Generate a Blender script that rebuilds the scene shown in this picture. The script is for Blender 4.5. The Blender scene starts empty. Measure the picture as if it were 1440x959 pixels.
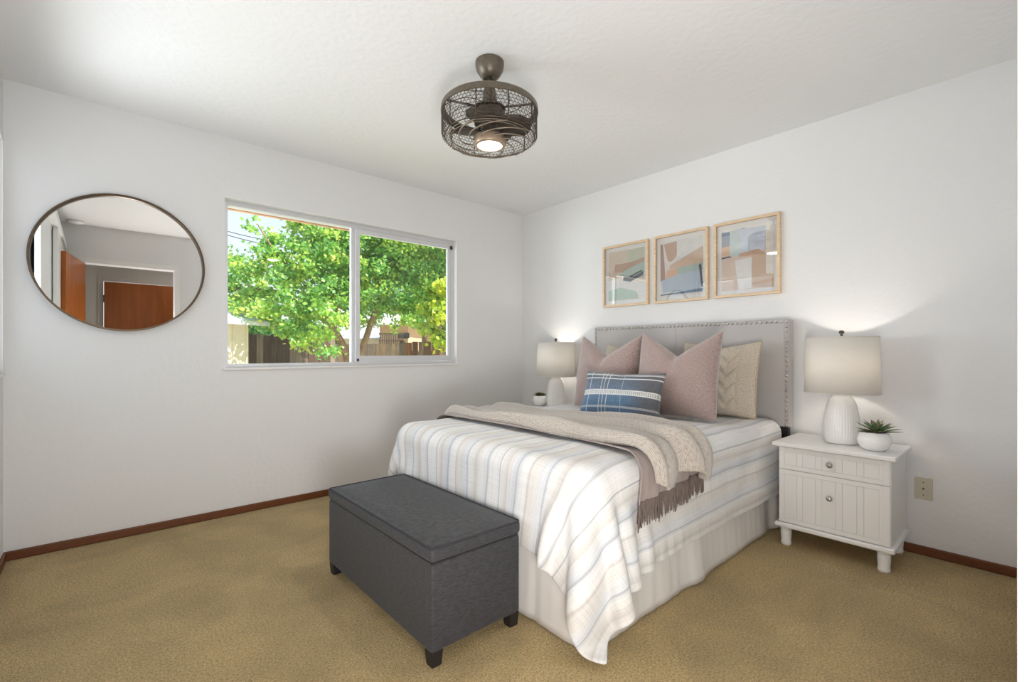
import bpy, bmesh, math, random
import numpy as np
from mathutils import Vector, Matrix
from mathutils.bvhtree import BVHTree
PI = math.pi
R = math.radians
random.seed(5)
SC = bpy.context.scene
COL = SC.collection

# ------------------------------------------------------------------ camera
FPX, YAW, HOR = 655.0, 48.39, 493.3
CAM = Vector((-3.223, -3.468, 1.065))
cd = bpy.data.cameras.new('camera'); cam = bpy.data.objects.new('camera', cd); COL.objects.link(cam)
cd.sensor_width = 36; cd.lens = FPX / 1440 * 36; cd.shift_y = (HOR - 479.5) / 1440
cd.clip_start = .02; cd.clip_end = 300
cam.location = CAM; cam.rotation_euler = (R(90), 0, R(YAW - 90)); SC.camera = cam

# ------------------------------------------------------------------ world, sun, big lights, exposure
SC.view_settings.view_transform = 'Standard'; SC.view_settings.look = 'None'
SC.view_settings.gamma = 1; SC.view_settings.use_curve_mapping = False
SC.view_settings.exposure = 0.14
w = bpy.data.worlds.new('sky'); SC.world = w; w.use_nodes = True
nt = w.node_tree; bg = nt.nodes['Background']
tc = nt.nodes.new('ShaderNodeTexCoord'); sx = nt.nodes.new('ShaderNodeSeparateXYZ')
rp = nt.nodes.new('ShaderNodeValToRGB'); nt.links.new(tc.outputs['Generated'], sx.inputs[0]); nt.links.new(sx.outputs[2], rp.inputs[0])
rp.color_ramp.elements[0].color = (.93, .97, 1, 1); rp.color_ramp.elements[1].color = (.32, .58, .95, 1)
rp.color_ramp.elements[0].position = .02; rp.color_ramp.elements[1].position = .9
e = rp.color_ramp.elements.new(.32); e.color = (.62, .82, 1, 1)
nt.links.new(rp.outputs[0], bg.inputs[0]); bg.inputs[1].default_value = 1.15
SC.cycles.max_bounces = 10; SC.cycles.diffuse_bounces = 6; SC.cycles.glossy_bounces = 4
SC.cycles.transmission_bounces = 8; SC.cycles.transparent_max_bounces = 12
SC.cycles.sample_clamp_indirect = 6; SC.cycles.caustics_reflective = False; SC.cycles.caustics_refractive = False
SC.cycles.use_denoising = True

def area_light(name, loc, target, sx_, sy_, power, color, spread=180):
    l = bpy.data.lights.new(name, 'AREA'); l.shape = 'RECTANGLE'; l.size = sx_; l.size_y = sy_
    l.energy = power; l.color = color; l.spread = R(spread)
    o = bpy.data.objects.new(name, l); COL.objects.link(o); o.location = loc
    o.rotation_euler = (Vector(target) - Vector(loc)).to_track_quat('-Z', 'Y').to_euler()
    return o
sun = bpy.data.lights.new('sun', 'SUN'); sun.energy = 9; sun.angle = R(.6); sun.color = (1, .95, .86)
so = bpy.data.objects.new('sun', sun); COL.objects.link(so); so.rotation_euler = Vector((-.50, .48, -.80)).to_track_quat('-Z', 'Y').to_euler()
# daylight pouring through the left window (bright open sky outside it)
area_light('daylight_left_window', (-4.5, .45, 1.22), (-2.4, -1.9, .8), 1.2, .85, 75, (.84, .92, 1))
# open sky to either side of the far window
area_light('daylight_far_window', (-3.5, 1.7, 1.30), (-1.3, -1.6, .9), 1.2, .85, 46, (.82, .91, 1))
area_light('daylight_far_window_side', (1.2, 1.8, 1.85), (-2.6, -1.9, .2), 1.3, 1.1, 180, (.84, .92, 1))
# fill lamps added in the doorway below the camera, one aimed at the ceiling
area_light('bounce_fill', (-3.10, -3.42, .55), (-1.4, -1.3, 2.44), .5, .5, 19, (1, .985, .955), 150)
area_light('doorway_fill', (-3.05, -3.60, .70), (-1.5, -.9, 1.2), .45, .7, 12, (1, .985, .955))
area_light('daylight_ground_bounce', (-4.9, .1, .35), (-2.2, -1.7, 2.44), 1.5, 1.2, 48, (.95, .98, 1))  # daylight off the ground outside the left window, as an added lamp
area_light('hall_fill', (-2.2, -4.3, 2.40), (-2.2, -4.3, 0), .3, .3, 5, (1, .93, .85))  # unseen lamp added to fill the hall with light

# ------------------------------------------------------------------ materials
MATS = {}
def srgb(r, g, b):
    f = lambda c: (c / 255 / 12.92) if c / 255 <= .04045 else ((c / 255 + .055) / 1.055) ** 2.4
    return (f(r), f(g), f(b), 1)
def mat(name, col, rough=.6, metal=0, spec=.5, bump=None, var=None, sheen=0, **kw):
    """bump=(scale, strength, distance); var=(scale, amount) gentle colour mottling of the stuff itself"""
    if name in MATS: return MATS[name]
    m = bpy.data.materials.new(name); m.use_nodes = True; n = m.node_tree; b = n.nodes['Principled BSDF']
    b.inputs['Base Color'].default_value = col; b.inputs['Roughness'].default_value = rough
    b.inputs['Metallic'].default_value = metal; b.inputs['Specular IOR Level'].default_value = spec
    if sheen: b.inputs['Sheen Weight'].default_value = sheen; b.inputs['Sheen Roughness'].default_value = .5
    tcn = n.nodes.new('ShaderNodeTexCoord'); vec = tcn.outputs['Object']
    if kw.get('stretch'):
        mp = n.nodes.new('ShaderNodeMapping'); mp.inputs['Scale'].default_value = kw['stretch']; n.links.new(vec, mp.inputs[0]); vec = mp.outputs[0]
    if var:
        t = n.nodes.new('ShaderNodeTexNoise'); t.inputs['Scale'].default_value = var[0]; t.inputs['Detail'].default_value = 4
        n.links.new(vec, t.inputs['Vector'])
        r = n.nodes.new('ShaderNodeValToRGB'); a = var[1]; c2 = kw.get('col2')
        r.color_ramp.elements[0].position = .3; r.color_ramp.elements[1].position = .7
        r.color_ramp.elements[0].color = c2 if c2 else tuple(max(0, c * (1 - a)) for c in col[:3]) + (1,)
        r.color_ramp.elements[1].color = col if c2 else tuple(min(1, c * (1 + a)) for c in col[:3]) + (1,)
        n.links.new(t.outputs['Fac'], r.inputs[0]); n.links.new(r.outputs[0], b.inputs['Base Color'])
    if bump:
        t = n.nodes.new('ShaderNodeTexNoise'); t.inputs['Scale'].default_value = bump[0]; t.inputs['Detail'].default_value = 3
        n.links.new(vec, t.inputs['Vector'])
        bp = n.nodes.new('ShaderNodeBump'); bp.inputs['Strength'].default_value = bump[1]; bp.inputs['Distance'].default_value = bump[2]
        n.links.new(t.outputs['Fac'], bp.inputs['Height']); n.links.new(bp.outputs[0], b.inputs['Normal'])
    MATS[name] = m
    return m
def N(m, t, **inp):
    x = m.node_tree.nodes.new(t)
    for k, v in inp.items():
        if k in x.inputs: x.inputs[k].default_value = v
        else: setattr(x, k, v)
    return x
def L(m, a, b): m.node_tree.links.new(a, b)
def math_n(m, op, a, b=None, c=None):
    x = m.node_tree.nodes.new('ShaderNodeMath'); x.operation = op
    for i, v in enumerate((a, b, c)):
        if v is None: continue
        if isinstance(v, (int, float)): x.inputs[i].default_value = v
        else: L(m, v, x.inputs[i])
    return x.outputs[0]
def ramp(m, fac, stops, interp='LINEAR'):
    r = m.node_tree.nodes.new('ShaderNodeValToRGB'); r.color_ramp.interpolation = interp
    el = r.color_ramp.elements
    el[0].position = stops[0][0]; el[0].color = stops[0][1]; el[1].position = stops[-1][0]; el[1].color = stops[-1][1]
    for p, c in stops[1:-1]:
        q = el.new(p); q.color = c
    L(m, fac, r.inputs[0]); return r.outputs[0]
def mix(m, fac, a, b, mode='MIX'):
    x = m.node_tree.nodes.new('ShaderNodeMix'); x.data_type = 'RGBA'; x.blend_type = mode
    for s, v in ((0, fac), (6, a), (7, b)):
        if isinstance(v, (int, float)): x.inputs[s].default_value = v
        elif isinstance(v, tuple): x.inputs[s].default_value = v
        else: L(m, v, x.inputs[s])
    return x.outputs[2]

M_wall = mat('wall_paint', (.765, .77, .775, 1), .85, spec=.2, bump=(38, .35, .006))
M_ceil = mat('ceiling_paint', (.785, .79, .795, 1), .85, spec=.2, bump=(30, .4, .006))
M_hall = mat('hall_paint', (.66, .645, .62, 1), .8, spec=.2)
M_trim = mat('white_trim', (.80, .80, .79, 1), .4)
M_base = mat('stained_baseboard', srgb(104, 57, 25), .45, var=(30, .25), stretch=(1, 1, 12))
M_alu = mat('aluminium', (.70, .71, .735, 1), .4, metal=.25)
M_black = mat('black_plastic', (.02, .02, .02, 1), .5)
M_door = mat('door_veneer', srgb(160, 86, 22), .3, var=(3, .22), stretch=(6, 6, .6))
M_bronze = mat('bronze_metal', srgb(108, 100, 88), .42, metal=.55, var=(60, .15))
M_dbronze = mat('dark_bronze', srgb(84, 76, 68), .45, metal=.6)
M_mframe = mat('brushed_brown_metal', srgb(96, 80, 62), .35, metal=.8)
M_mirror = mat('mirror_glass', (.90, .905, .90, 1), 0.0, metal=1)
M_ash = mat('pale_ash_wood', srgb(218, 192, 158), .45, var=(14, .12), stretch=(1, 1, 8))
M_white = mat('white_lacquer', (.80, .80, .79, 1), .35)
M_groove = mat('groove_white', (.60, .60, .59, 1), .5)
M_ceramic = mat('white_ceramic', (.82, .815, .80, 1), .22, bump=(60, .12, .002))
M_gloss = mat('glossy_white_ceramic', (.83, .83, .82, 1), .08)
M_nickel = mat('brushed_nickel', (.55, .53, .50, 1), .28, metal=1)
M_dark = mat('black_wood', (.015, .014, .014, 1), .45)
M_head = mat('headboard_linen', srgb(178, 174, 172), .62, sheen=.4, bump=(500, .25, .0006), var=(160, .05))
M_linen = mat('charcoal_linen', srgb(55, 55, 59), .7, spec=.45, sheen=.09, bump=(300, .6, .001), var=(150, .42), stretch=(.30, .30, 1.7))
M_piping = mat('charcoal_piping', srgb(48, 48, 52), .8)
M_skirt = mat('white_bed_skirt', (.74, .72, .70, 1), .85, bump=(300, .1, .0005))
M_matt = mat('mattress_ticking', (.75, .75, .74, 1), .9)
M_soil = mat('potting_soil', (.03, .022, .015, 1), .95, bump=(200, .8, .004))
M_plate = mat('almond_plate', srgb(196, 190, 172), .35)
M_screw = mat('screw_metal', (.16, .15, .13, 1), .4, metal=.8)

# carpet
def carpet():
    m = mat('carpet_pile', (.3, .24, .13, 1), .95, spec=.05)
    b = m.node_tree.nodes['Principled BSDF']; tc_ = N(m, 'ShaderNodeTexCoord')
    n1 = N(m, 'ShaderNodeTexNoise', Scale=290., Detail=2.); L(m, tc_.outputs['Object'], n1.inputs['Vector'])
    n3 = N(m, 'ShaderNodeTexNoise', Scale=115., Detail=2.); L(m, tc_.outputs['Object'], n3.inputs['Vector'])
    n2 = N(m, 'ShaderNodeTexNoise', Scale=2.6, Detail=4., Distortion=.6, Roughness=.6); L(m, tc_.outputs['Object'], n2.inputs['Vector'])
    c1 = ramp(m, math_n(m, 'ADD', math_n(m, 'MULTIPLY', n1.outputs['Fac'], .6), math_n(m, 'MULTIPLY', n3.outputs['Fac'], .4)),
              [(.34, (.32, .212, .075, 1)), (.5, (.70, .505, .215, 1)), (.67, (.96, .78, .44, 1))])
    c2 = ramp(m, n2.outputs['Fac'], [(.36, (.84, .84, .83, 1)), (.5, (.96, .96, .96, 1)), (.62, (1.08, 1.08, 1.08, 1))])
    L(m, mix(m, 1., c1, c2, 'MULTIPLY'), b.inputs['Base Color'])
    bp = N(m, 'ShaderNodeBump', Strength=1.0, Distance=.014); L(m, math_n(m, 'ADD', n1.outputs['Fac'], n3.outputs['Fac']), bp.inputs['Height']); L(m, bp.outputs[0], b.inputs['Normal'])
    b.inputs['Sheen Weight'].default_value = .25; b.inputs['Sheen Roughness'].default_value = .6
    return m
M_carpet = carpet()

def glass_mat(name, refl_rough=0.0, ior=1.45, tint=(1, 1, 1, 1)):
    m = bpy.data.materials.new(name); m.use_nodes = True; n = m.node_tree; n.nodes.clear()
    out = n.nodes.new('ShaderNodeOutputMaterial'); tr = n.nodes.new('ShaderNodeBsdfTransparent'); gl = n.nodes.new('ShaderNodeBsdfGlossy')
    lw = n.nodes.new('ShaderNodeLayerWeight'); lw.inputs[0].default_value = .5; mx = n.nodes.new('ShaderNodeMixShader')
    tr.inputs[0].default_value = tint; gl.inputs['Roughness'].default_value = refl_rough
    f0 = ((ior - 1) / (ior + 1)) ** 2                     # Schlick's fresnel, the same from both sides of the pane
    p5 = math_n(m, 'POWER', lw.outputs['Facing'], 5.0); n.links.new(math_n(m, 'MULTIPLY_ADD', p5, 1 - f0, f0), mx.inputs[0]); n.links.new(tr.outputs[0], mx.inputs[1]); n.links.new(gl.outputs[0], mx.inputs[2]); n.links.new(mx.outputs[0], out.inputs[0])
    MATS[name] = m; return m
M_glass = glass_mat('window_glass')
M_pglass = glass_mat('picture_glass', ior=2.0)

def emit_mat(name, col, s):
    m = bpy.data.materials.new(name); m.use_nodes = True; b = m.node_tree.nodes['Principled BSDF']
    b.inputs['Base Color'].default_value = (.8, .8, .8, 1); b.inputs['Emission Color'].default_value = col; b.inputs['Emission Strength'].default_value = s
    MATS[name] = m; return m
M_diff = emit_mat('fan_light_diffuser', (1, .93, .82, 1), 3.0)
M_bulb = emit_mat('lamp_bulb', (1, .85, .65, 1), 4.0)

def fabric_shade():
    m = mat('shade_linen', (.86, .84, .80, 1), .9, spec=.1)
    n = m.node_tree; b = n.nodes['Principled BSDF']; out = n.nodes['Material Output']
    tc_ = N(m, 'ShaderNodeTexCoord'); mp = N(m, 'ShaderNodeMapping', Scale=(60., 60., 400.)); L(m, tc_.outputs['Object'], mp.inputs[0])
    t = N(m, 'ShaderNodeTexNoise', Scale=3.); L(m, mp.outputs[0], t.inputs['Vector'])
    c = ramp(m, t.outputs['Fac'], [(.3, (.80, .775, .735, 1)), (.7, (.90, .88, .85, 1))]); L(m, c, b.inputs['Base Color'])
    tl = N(m, 'ShaderNodeBsdfTranslucent'); L(m, c, tl.inputs[0]); ms = N(m, 'ShaderNodeMixShader'); ms.inputs[0].default_value = .48
    L(m, b.outputs[0], ms.inputs[1]); L(m, tl.outputs[0], ms.inputs[2]); L(m, ms.outputs[0], out.inputs[0])
    return m
M_shade = fabric_shade()

# ------------------------------------------------------------------ mesh helpers
class MB:
    """collects vertices, faces and material slots and links them as ONE mesh object"""
    def __init__(s): s.v = []; s.f = []; s.m = []; s.uv = None
    def add(s, vs, fs, mi=0, T=None):
        o = len(s.v)
        s.v += [tuple(T @ Vector(v)) for v in vs] if T is not None else [tuple(v) for v in vs]
        s.f += [tuple(i + o for i in f) for f in fs]; s.m += [mi] * len(fs); return s
    def box(s, a, b, mi=0, T=None):
        (x0, y0, z0), (x1, y1, z1) = a, b
        vs = [(x, y, z) for z in (z0, z1) for y in (y0, y1) for x in (x0, x1)]
        return s.add(vs, [(0, 2, 3, 1), (4, 5, 7, 6), (0, 1, 5, 4), (2, 6, 7, 3), (0, 4, 6, 2), (1, 3, 7, 5)], mi, T)
    def tube(s, pts, r, n=8, mi=0, cap=True, r1=None):
        pts = [Vector(p) for p in pts]; k = len(pts); base = len(s.v); up = None
        for i, p in enumerate(pts):
            d = (pts[min(i + 1, k - 1)] - pts[max(i - 1, 0)]).normalized()
            if up is None: up = d.orthogonal().normalized()
            up = (up - d * up.dot(d)).normalized(); sd = d.cross(up)
            rr = (r[i] if isinstance(r, (list, tuple)) else (r if r1 is None else r + (r1 - r) * i / (k - 1)))
            for j in range(n):
                a = 2 * PI * j / n; s.v.append(tuple(p + (up * math.cos(a) + sd * math.sin(a)) * rr))
        for i in range(k - 1):
            for j in range(n):
                a = base + i * n + j; b2 = base + i * n + (j + 1) % n
                s.f.append((a, b2, b2 + n, a + n)); s.m.append(mi)
        if cap:
            s.f.append(tuple(base + j for j in reversed(range(n)))); s.m.append(mi)
            s.f.append(tuple(base + (k - 1) * n + j for j in range(n))); s.m.append(mi)
        return s
    def lathe(s, prof, n=48, mi=0, c=(0, 0, 0), rib=None, cap=True):
        base = len(s.v); k = len(prof)
        for i, (r, z) in enumerate(prof):
            for j in range(n):
                a = 2 * PI * j / n; rr = r * (rib(a, z) if rib else 1)
                s.v.append((c[0] + rr * math.cos(a), c[1] + rr * math.sin(a), c[2] + z))
        for i in range(k - 1):
            for j in range(n):
                a = base + i * n + j; b2 = base + i * n + (j + 1) % n
                s.f.append((a, b2, b2 + n, a + n)); s.m.append(mi)
        if cap:
            s.f.append(tuple(base + j for j in reversed(range(n)))); s.m.append(mi)
            s.f.append(tuple(base + (k - 1) * n + j for j in range(n))); s.m.append(mi)
        return s
    def grid(s, P, mi=0):
        P = np.asarray(P); nx, ny = P.shape[:2]; base = len(s.v)
        s.v += [tuple(map(float, p)) for p in P.reshape(-1, 3)]
        for i in range(nx - 1):
            for j in range(ny - 1):
                a = base + i * ny + j; s.f.append((a, a + ny, a + ny + 1, a + 1)); s.m.append(mi)
        return s
    def build(s, name, mats, parent=None, smooth=False, bevel=0, seg=2, merge=0, subsurf=0, solid=None, angle=None, recalc=False):
        me = bpy.data.meshes.new(name); me.from_pydata(s.v, [], s.f)
        mats = mats if isinstance(mats, (list, tuple)) else [mats]
        for m in mats: me.materials.append(m)
        if len(mats) > 1: me.polygons.foreach_set('material_index', s.m)
        if merge or recalc:
            bm = bmesh.new(); bm.from_mesh(me)
            if merge: bmesh.ops.remove_doubles(bm, verts=bm.verts, dist=merge)
            if recalc: bmesh.ops.recalc_face_normals(bm, faces=bm.faces)
            bm.to_mesh(me); bm.free()
        if smooth: me.polygons.foreach_set('use_smooth', [True] * len(me.polygons))
        me.update()
        o = bpy.data.objects.new(name, me); COL.objects.link(o)
        if parent is not None: o.parent = parent
        if solid: q = o.modifiers.new('solid', 'SOLIDIFY'); q.thickness = solid[0]; q.offset = solid[1]
        if bevel:
            q = o.modifiers.new('bevel', 'BEVEL'); q.width = bevel; q.segments = seg; q.limit_method = 'ANGLE'; q.angle_limit = R(40)
            if not smooth: me.polygons.foreach_set('use_smooth', [True] * len(me.polygons)); q.harden_normals = True
        if subsurf: q = o.modifiers.new('sub', 'SUBSURF'); q.levels = q.render_levels = subsurf
        if angle:
            q = o.modifiers.new('split', 'EDGE_SPLIT'); q.split_angle = R(angle)
        return o
def tag(o, label=None, cat=None, group=None, kind=None):
    for k, v in (('label', label), ('category', cat), ('group', group), ('kind', kind)):
        if v: o[k] = v
    return o
def thing(name, label, cat, loc=(0, 0, 0), rot=(0, 0, 0), group=None, kind=None):
    o = bpy.data.objects.new(name, None); COL.objects.link(o); o.location = loc; o.rotation_euler = rot
    o.empty_display_size = .1
    return tag(o, label, cat, group, kind)
def copy_tree(o, parent=None):
    c = o.copy(); COL.objects.link(c); c.parent = parent
    for ch in list(o.children): copy_tree(ch, c)
    return c
def bx(a, b, name, m, parent=None, bevel=0, seg=2): return MB().box(a, b).build(name, m, parent, bevel=bevel, seg=seg)
def struct(o, label=None): return tag(o, label, None, None, 'structure')
def ray_point(px, py, depth):
    """a point of the place measured from the photograph: pixel and distance along the view axis"""
    a = R(YAW); r = Vector((math.sin(a), -math.cos(a), 0)); f = Vector((math.cos(a), math.sin(a), 0))
    return CAM + (r * ((px - 720) / FPX) + f + Vector((0, 0, (HOR - py) / FPX))) * depth

# ------------------------------------------------------------------ room shell
XL, YN, H = -3.583, -3.47, 2.44
WX0, WX1, WZ0, WZ1 = -2.614, -.808, .953, 2.057      # far window opening
DX0, DX1, DZ = -3.33, -2.535, 2.03                    # doorway opening
VY0, VY1 = -1.12, -.055                               # left window opening along y
T = .14
fl = MB().box((XL - .3, -5.3, -.1), (.14, .14, 0)).build('floor', M_carpet); struct(fl, 'tan brown cut pile carpet covering the bedroom floor')
cl = MB().box((XL - T, YN - T, H), (T, T, H + .1)).build('ceiling', M_ceil); struct(cl, 'white textured bedroom ceiling')
m = MB().box((XL - T, 0, -.1), (WX0, T, H)).box((WX1, 0, -.1), (T, T, H)).box((WX0, 0, -.1), (WX1, T, WZ0)).box((WX0, 0, WZ1), (WX1, T, H))
struct(m.build('wall_far', M_wall), 'white wall with the wide window and the round mirror')
struct(bx((0, YN - T, -.1), (T, 0, H), 'wall_right', M_wall), 'white wall behind the headboard')
m = MB().box((XL - T, YN - T, -.1), (XL, VY0, H)).box((XL - T, VY1, -.1), (XL, 0, H)).box((XL - T, VY0, -.1), (XL, VY1, WZ0)).box((XL - T, VY0, 2.11), (XL, VY1, H))
struct(m.build('wall_left', M_wall), 'white wall at the left edge holding the side window')
m = MB().box((XL, YN - T, -.1), (DX0, YN, H)).box((DX1, YN - T, -.1), (0, YN, H)).box((DX0, YN - T, DZ), (DX1, YN, H))
struct(m.build('wall_near', M_wall), 'white wall with the doorway seen in the mirror')
# hall beyond the doorway
HX0, HX1, HY = -3.75, -.9, -5.10
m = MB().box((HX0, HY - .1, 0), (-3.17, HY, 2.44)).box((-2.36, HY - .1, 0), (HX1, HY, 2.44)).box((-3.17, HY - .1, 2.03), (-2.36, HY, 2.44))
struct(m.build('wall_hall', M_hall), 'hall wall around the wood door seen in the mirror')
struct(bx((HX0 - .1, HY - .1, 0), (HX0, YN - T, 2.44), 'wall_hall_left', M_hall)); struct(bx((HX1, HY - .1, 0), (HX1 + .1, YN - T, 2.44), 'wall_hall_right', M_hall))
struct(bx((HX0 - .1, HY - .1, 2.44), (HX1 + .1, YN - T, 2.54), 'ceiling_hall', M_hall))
# baseboards
struct(bx((XL, -.014, 0), (0, 0, .048), 'baseboard_far', M_base, bevel=.006), 'brown stained baseboard along the window wall')
struct(bx((-.014, YN, 0), (0, -.014, .048), 'baseboard_right', M_base, bevel=.006), 'brown stained baseboard along the headboard wall')
struct(bx((XL, -1.16, 0), (XL + .014, -.014, .048), 'baseboard_left', M_base, bevel=.006), 'brown stained baseboard along the left wall')
struct(bx((DX1 + .06, YN, 0), (-.014, YN + .014, .048), 'baseboard_near', M_base, bevel=.006))
# doorway casing and jamb lining
cs = .058
m = MB().box((DX1, YN, 0), (DX1 + cs, YN + .015, DZ + cs)).box((DX0 - cs, YN, 0), (DX0, YN + .015, DZ + cs)).box((DX0, YN, DZ), (DX1, YN + .015, DZ + cs))
struct(m.build('trim_1', M_trim, bevel=.003), 'white casing around the bedroom doorway')
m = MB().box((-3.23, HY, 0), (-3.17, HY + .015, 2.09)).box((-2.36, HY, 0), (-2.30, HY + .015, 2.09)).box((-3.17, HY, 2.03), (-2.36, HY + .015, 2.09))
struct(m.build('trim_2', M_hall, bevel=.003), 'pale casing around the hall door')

# far window: aluminium slider in a plastered reveal with a thin sill
win = thing('window_1', 'wide white aluminium sliding window looking out on the green tree', None, ((WX0 + WX1) / 2, .07, WZ0), kind='structure')
win['kind'] = 'structure'
ox, oy, oz = win.location
def wbox(mb, x0, x1, y0, y1, z0, z1): return mb.box((x0 - ox, y0 - oy, z0 - oz), (x1 - ox, y1 - oy, z1 - oz))
m = MB(); f = .032
wbox(m, WX0, WX1, .055, .125, WZ1 - .035, WZ1); wbox(m, WX0, WX1, .055, .125, WZ0, WZ0 + .024)
wbox(m, WX0, WX0 + .026, .055, .125, WZ0 + .024, WZ1 - .035); wbox(m, WX1 - .028, WX1, .055, .125, WZ0 + .024, WZ1 - .035)
wbox(m, -1.745, -1.712, .085, .12, WZ0 + .024, WZ1 - .035)
m.build('window_frame', M_alu, win)
m = MB()
wbox(m, -1.722, -1.688, .058, .084, WZ0 + .026, WZ1 - .036); wbox(m, -.868, WX1 - .029, .058, .084, WZ0 + .026, WZ1 - .036)
wbox(m, -1.688, -.868, .058, .084, WZ0 + .026, WZ0 + .072); wbox(m, -1.688, -.868, .058, .084, WZ1 - .072, WZ1 - .036)
sash = m.build('sliding_sash', M_alu, win)
m = MB(); wbox(m, -1.688, -.868, .069, .073, WZ0 + .07, WZ1 - .07); m.build('pane', M_glass, sash)
m = MB(); wbox(m, WX0 + .024, -1.745, .098, .102, WZ0 + .022, WZ1 - .033); m.build('pane', M_glass, win)
m = MB(); wbox(m, WX1 - .035, WX1 - .015, .045, .06, WZ1 - .075, WZ1 - .045); m.build('roller_guide', M_black, win)
m = MB(); wbox(m, -1.712, -1.70, .045, .058, WZ0 + .03, WZ0 + .05); m.build('latch', M_black, sash)
m = MB(); wbox(m, WX0 - .012, WX1 + .012, -.012, .056, WZ0 - .014, WZ0 + .001); m.build('window_sill', M_trim, win, bevel=.003)
m = MB(); wbox(m, WX0, WX1, -.0012, .0548, WZ1 - .004, WZ1 + .0008); wbox(m, WX1 - .004, WX1 + .0008, -.0012, .0548, WZ0 + .0012, WZ1 - .0042); m.build('window_reveal', M_trim, win)
# left window, seen edge-on
w2 = thing('window_2', 'side window at the left edge of the frame', None, (XL, (VY0 + VY1) / 2, WZ0), kind='structure')
m = MB(); hw = (VY1 - VY0) / 2; wh = 2.11 - WZ0
for a, b in (((-.11, -hw, 0), (-.05, hw, .03)), ((-.11, -hw, wh - .03), (-.05, hw, wh)), ((-.11, -hw, .03), (-.05, -hw + .03, wh - .03)), ((-.11, hw - .03, .03), (-.05, hw, wh - .03)), ((-.10, -.02, .03), (-.06, .02, wh - .03))): m.box(a, b)
m.build('window_frame', M_alu, w2); m = MB().box((-.082, -hw + .03, .03), (-.078, hw - .03, wh - .03)); m.build('pane', M_glass, w2)
m = MB().box((-.05, -hw - .02, -.014), (.014, hw + .012, .0)); m.build('window_sill', M_trim, w2)
m = MB().box((0, hw, 0), (.006, hw + .012, wh + .02)).box((0, -hw - .012, wh), (.006, hw + .012, wh + .02)); m.build('window_casing', M_trim, w2)

# open bedroom door leaf, hall door
def door_leaf(name, label, hinge, ang, w_, knob_side):
    d = thing(name, label, None, hinge, (0, 0, ang), kind='structure')
    MB().box((0, -.018, .012), (w_, .018, 2.015)).build('door_panel', M_door, d, bevel=.002)
    for s in (-1, 1):
        m = MB(); m.lathe([(.026, 0), (.026, .006), (.012, .012), (.010, .035), (.022, .045), (.028, .06), (.02, .075), (.004, .078)], 20)
        k = m.build('door_knob', M_dbronze, d, smooth=True); k.location = (w_ - .07, s * .018, .98); k.rotation_euler = (R(-90 * s), 0, 0)
    for z in (.22, 1.78):
        MB().tube([(0, .022, z - .05), (0, .022, z + .05)], .007, 8).build('hinge', M_dbronze, d)
    return d
door_leaf('door_1', 'open orange brown wood bedroom door at the left in the mirror', (-3.345, -3.45, 0), math.atan2(.755, -.125), .765, 1)
door_leaf('door_2', 'closed orange brown wood door across the hall seen in the mirror', (-3.165, -5.06, 0), 0, .80, 1)

# closet doors on the left wall (seen in the mirror)
def closet(y0, y1, x, label):
    d = thing('closet_door', label, 'door', (x, (y0 + y1) / 2, 0)); hwid = (y1 - y0) / 2
    MB().box((-.012, -hwid + .02, .03), (.012, hwid - .02, 2.12)).build('panel', M_white, d)
    m = MB()
    for s in (-1, 1): m.box((-.016, s * hwid - (.02 if s > 0 else 0), .03), (.016, s * hwid + (0 if s > 0 else .02), 2.12))
    m.box((-.016, -hwid, .015), (.016, hwid, .03)).box((-.016, -hwid, 2.12), (.016, hwid, 2.14)); m.build('door_frame', M_trim, d, bevel=.002)
    MB().box((.013, -hwid, .02), (.020, -hwid + .012, 2.14)).build('edge_pull', M_bronze, d)
closet(-2.25, -1.16, XL + .045, 'white sliding closet panel nearer the window seen in the mirror')
closet(-3.36, -2.21, XL + .082, 'white sliding closet panel nearer the door seen in the mirror')
struct(MB().box((XL, -3.40, 2.14), (XL + .11, -1.14, 2.2)).box((XL, -3.4, 0), (XL + .11, -1.14, .012)).build('trim_3', M_trim), 'white closet track')

# ------------------------------------------------------------------ round mirror
mr = thing('round_mirror', 'large round wall mirror with thin bronze rim left of the window', 'mirror', (-3.113, -.001, 1.562), (R(90), 0, 0))
MB().lathe([(.366, .0), (.3845, .0), (.3855, .004), (.3855, .036), (.384, .038), (.3775, .038), (.376, .036), (.376, .008), (.366, .008)], 128, cap=False).build('mirror_frame', M_mframe, mr, smooth=True, angle=40)
MB().lathe([(.0001, .012), (.3765, .012)], 128, cap=False).build('mirror_glass', M_mirror, mr, smooth=True)
MB().lathe([(.374, .001), (.374, .009)], 96).build('backing', M_black, mr)

# ------------------------------------------------------------------ ceiling fan with cage
FX, FY = -1.83, -1.74
fan = thing('ceiling_fan', 'bronze caged drum ceiling fan with a lit round lamp at its underside', 'ceiling fan', (FX, FY, 2.44))
MB().lathe([(.060, 0), (.068, -.004), (.068, -.018), (.064, -.04), (.050, -.064), (.038, -.078), (.030, -.082), (.028, -.076), (.012, -.07)], 48).build('canopy', M_bronze, fan, smooth=True, angle=50)
MB().tube([(0, 0, -.06), (0, 0, -.14)], .0095, 16).build('downrod', M_bronze, fan, smooth=True, angle=50)
MB().lathe([(.014, -.115), (.020, -.118), (.026, -.128), (.033, -.16), (.036, -.19), (.060, -.215), (.075, -.222), (.075, -.226), (.02, -.226)], 40).build('coupling_cover', M_bronze, fan, smooth=True, angle=40)
ZT, ZB, RR = -.235, -.372, .226
ringm = MB().lathe([(RR - .014, ZT + .014), (RR - .004, ZT + .018), (RR + .003, ZT + .010), (RR + .005, ZT - .014), (RR + .001, ZT - .016), (RR - .004, ZT + .002), (RR - .014, ZT + .006), (RR - .014, ZT + .014)], 96, cap=False)
ringm.build('top_ring', M_bronze, fan, smooth=True, angle=50)
m = MB()
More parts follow.
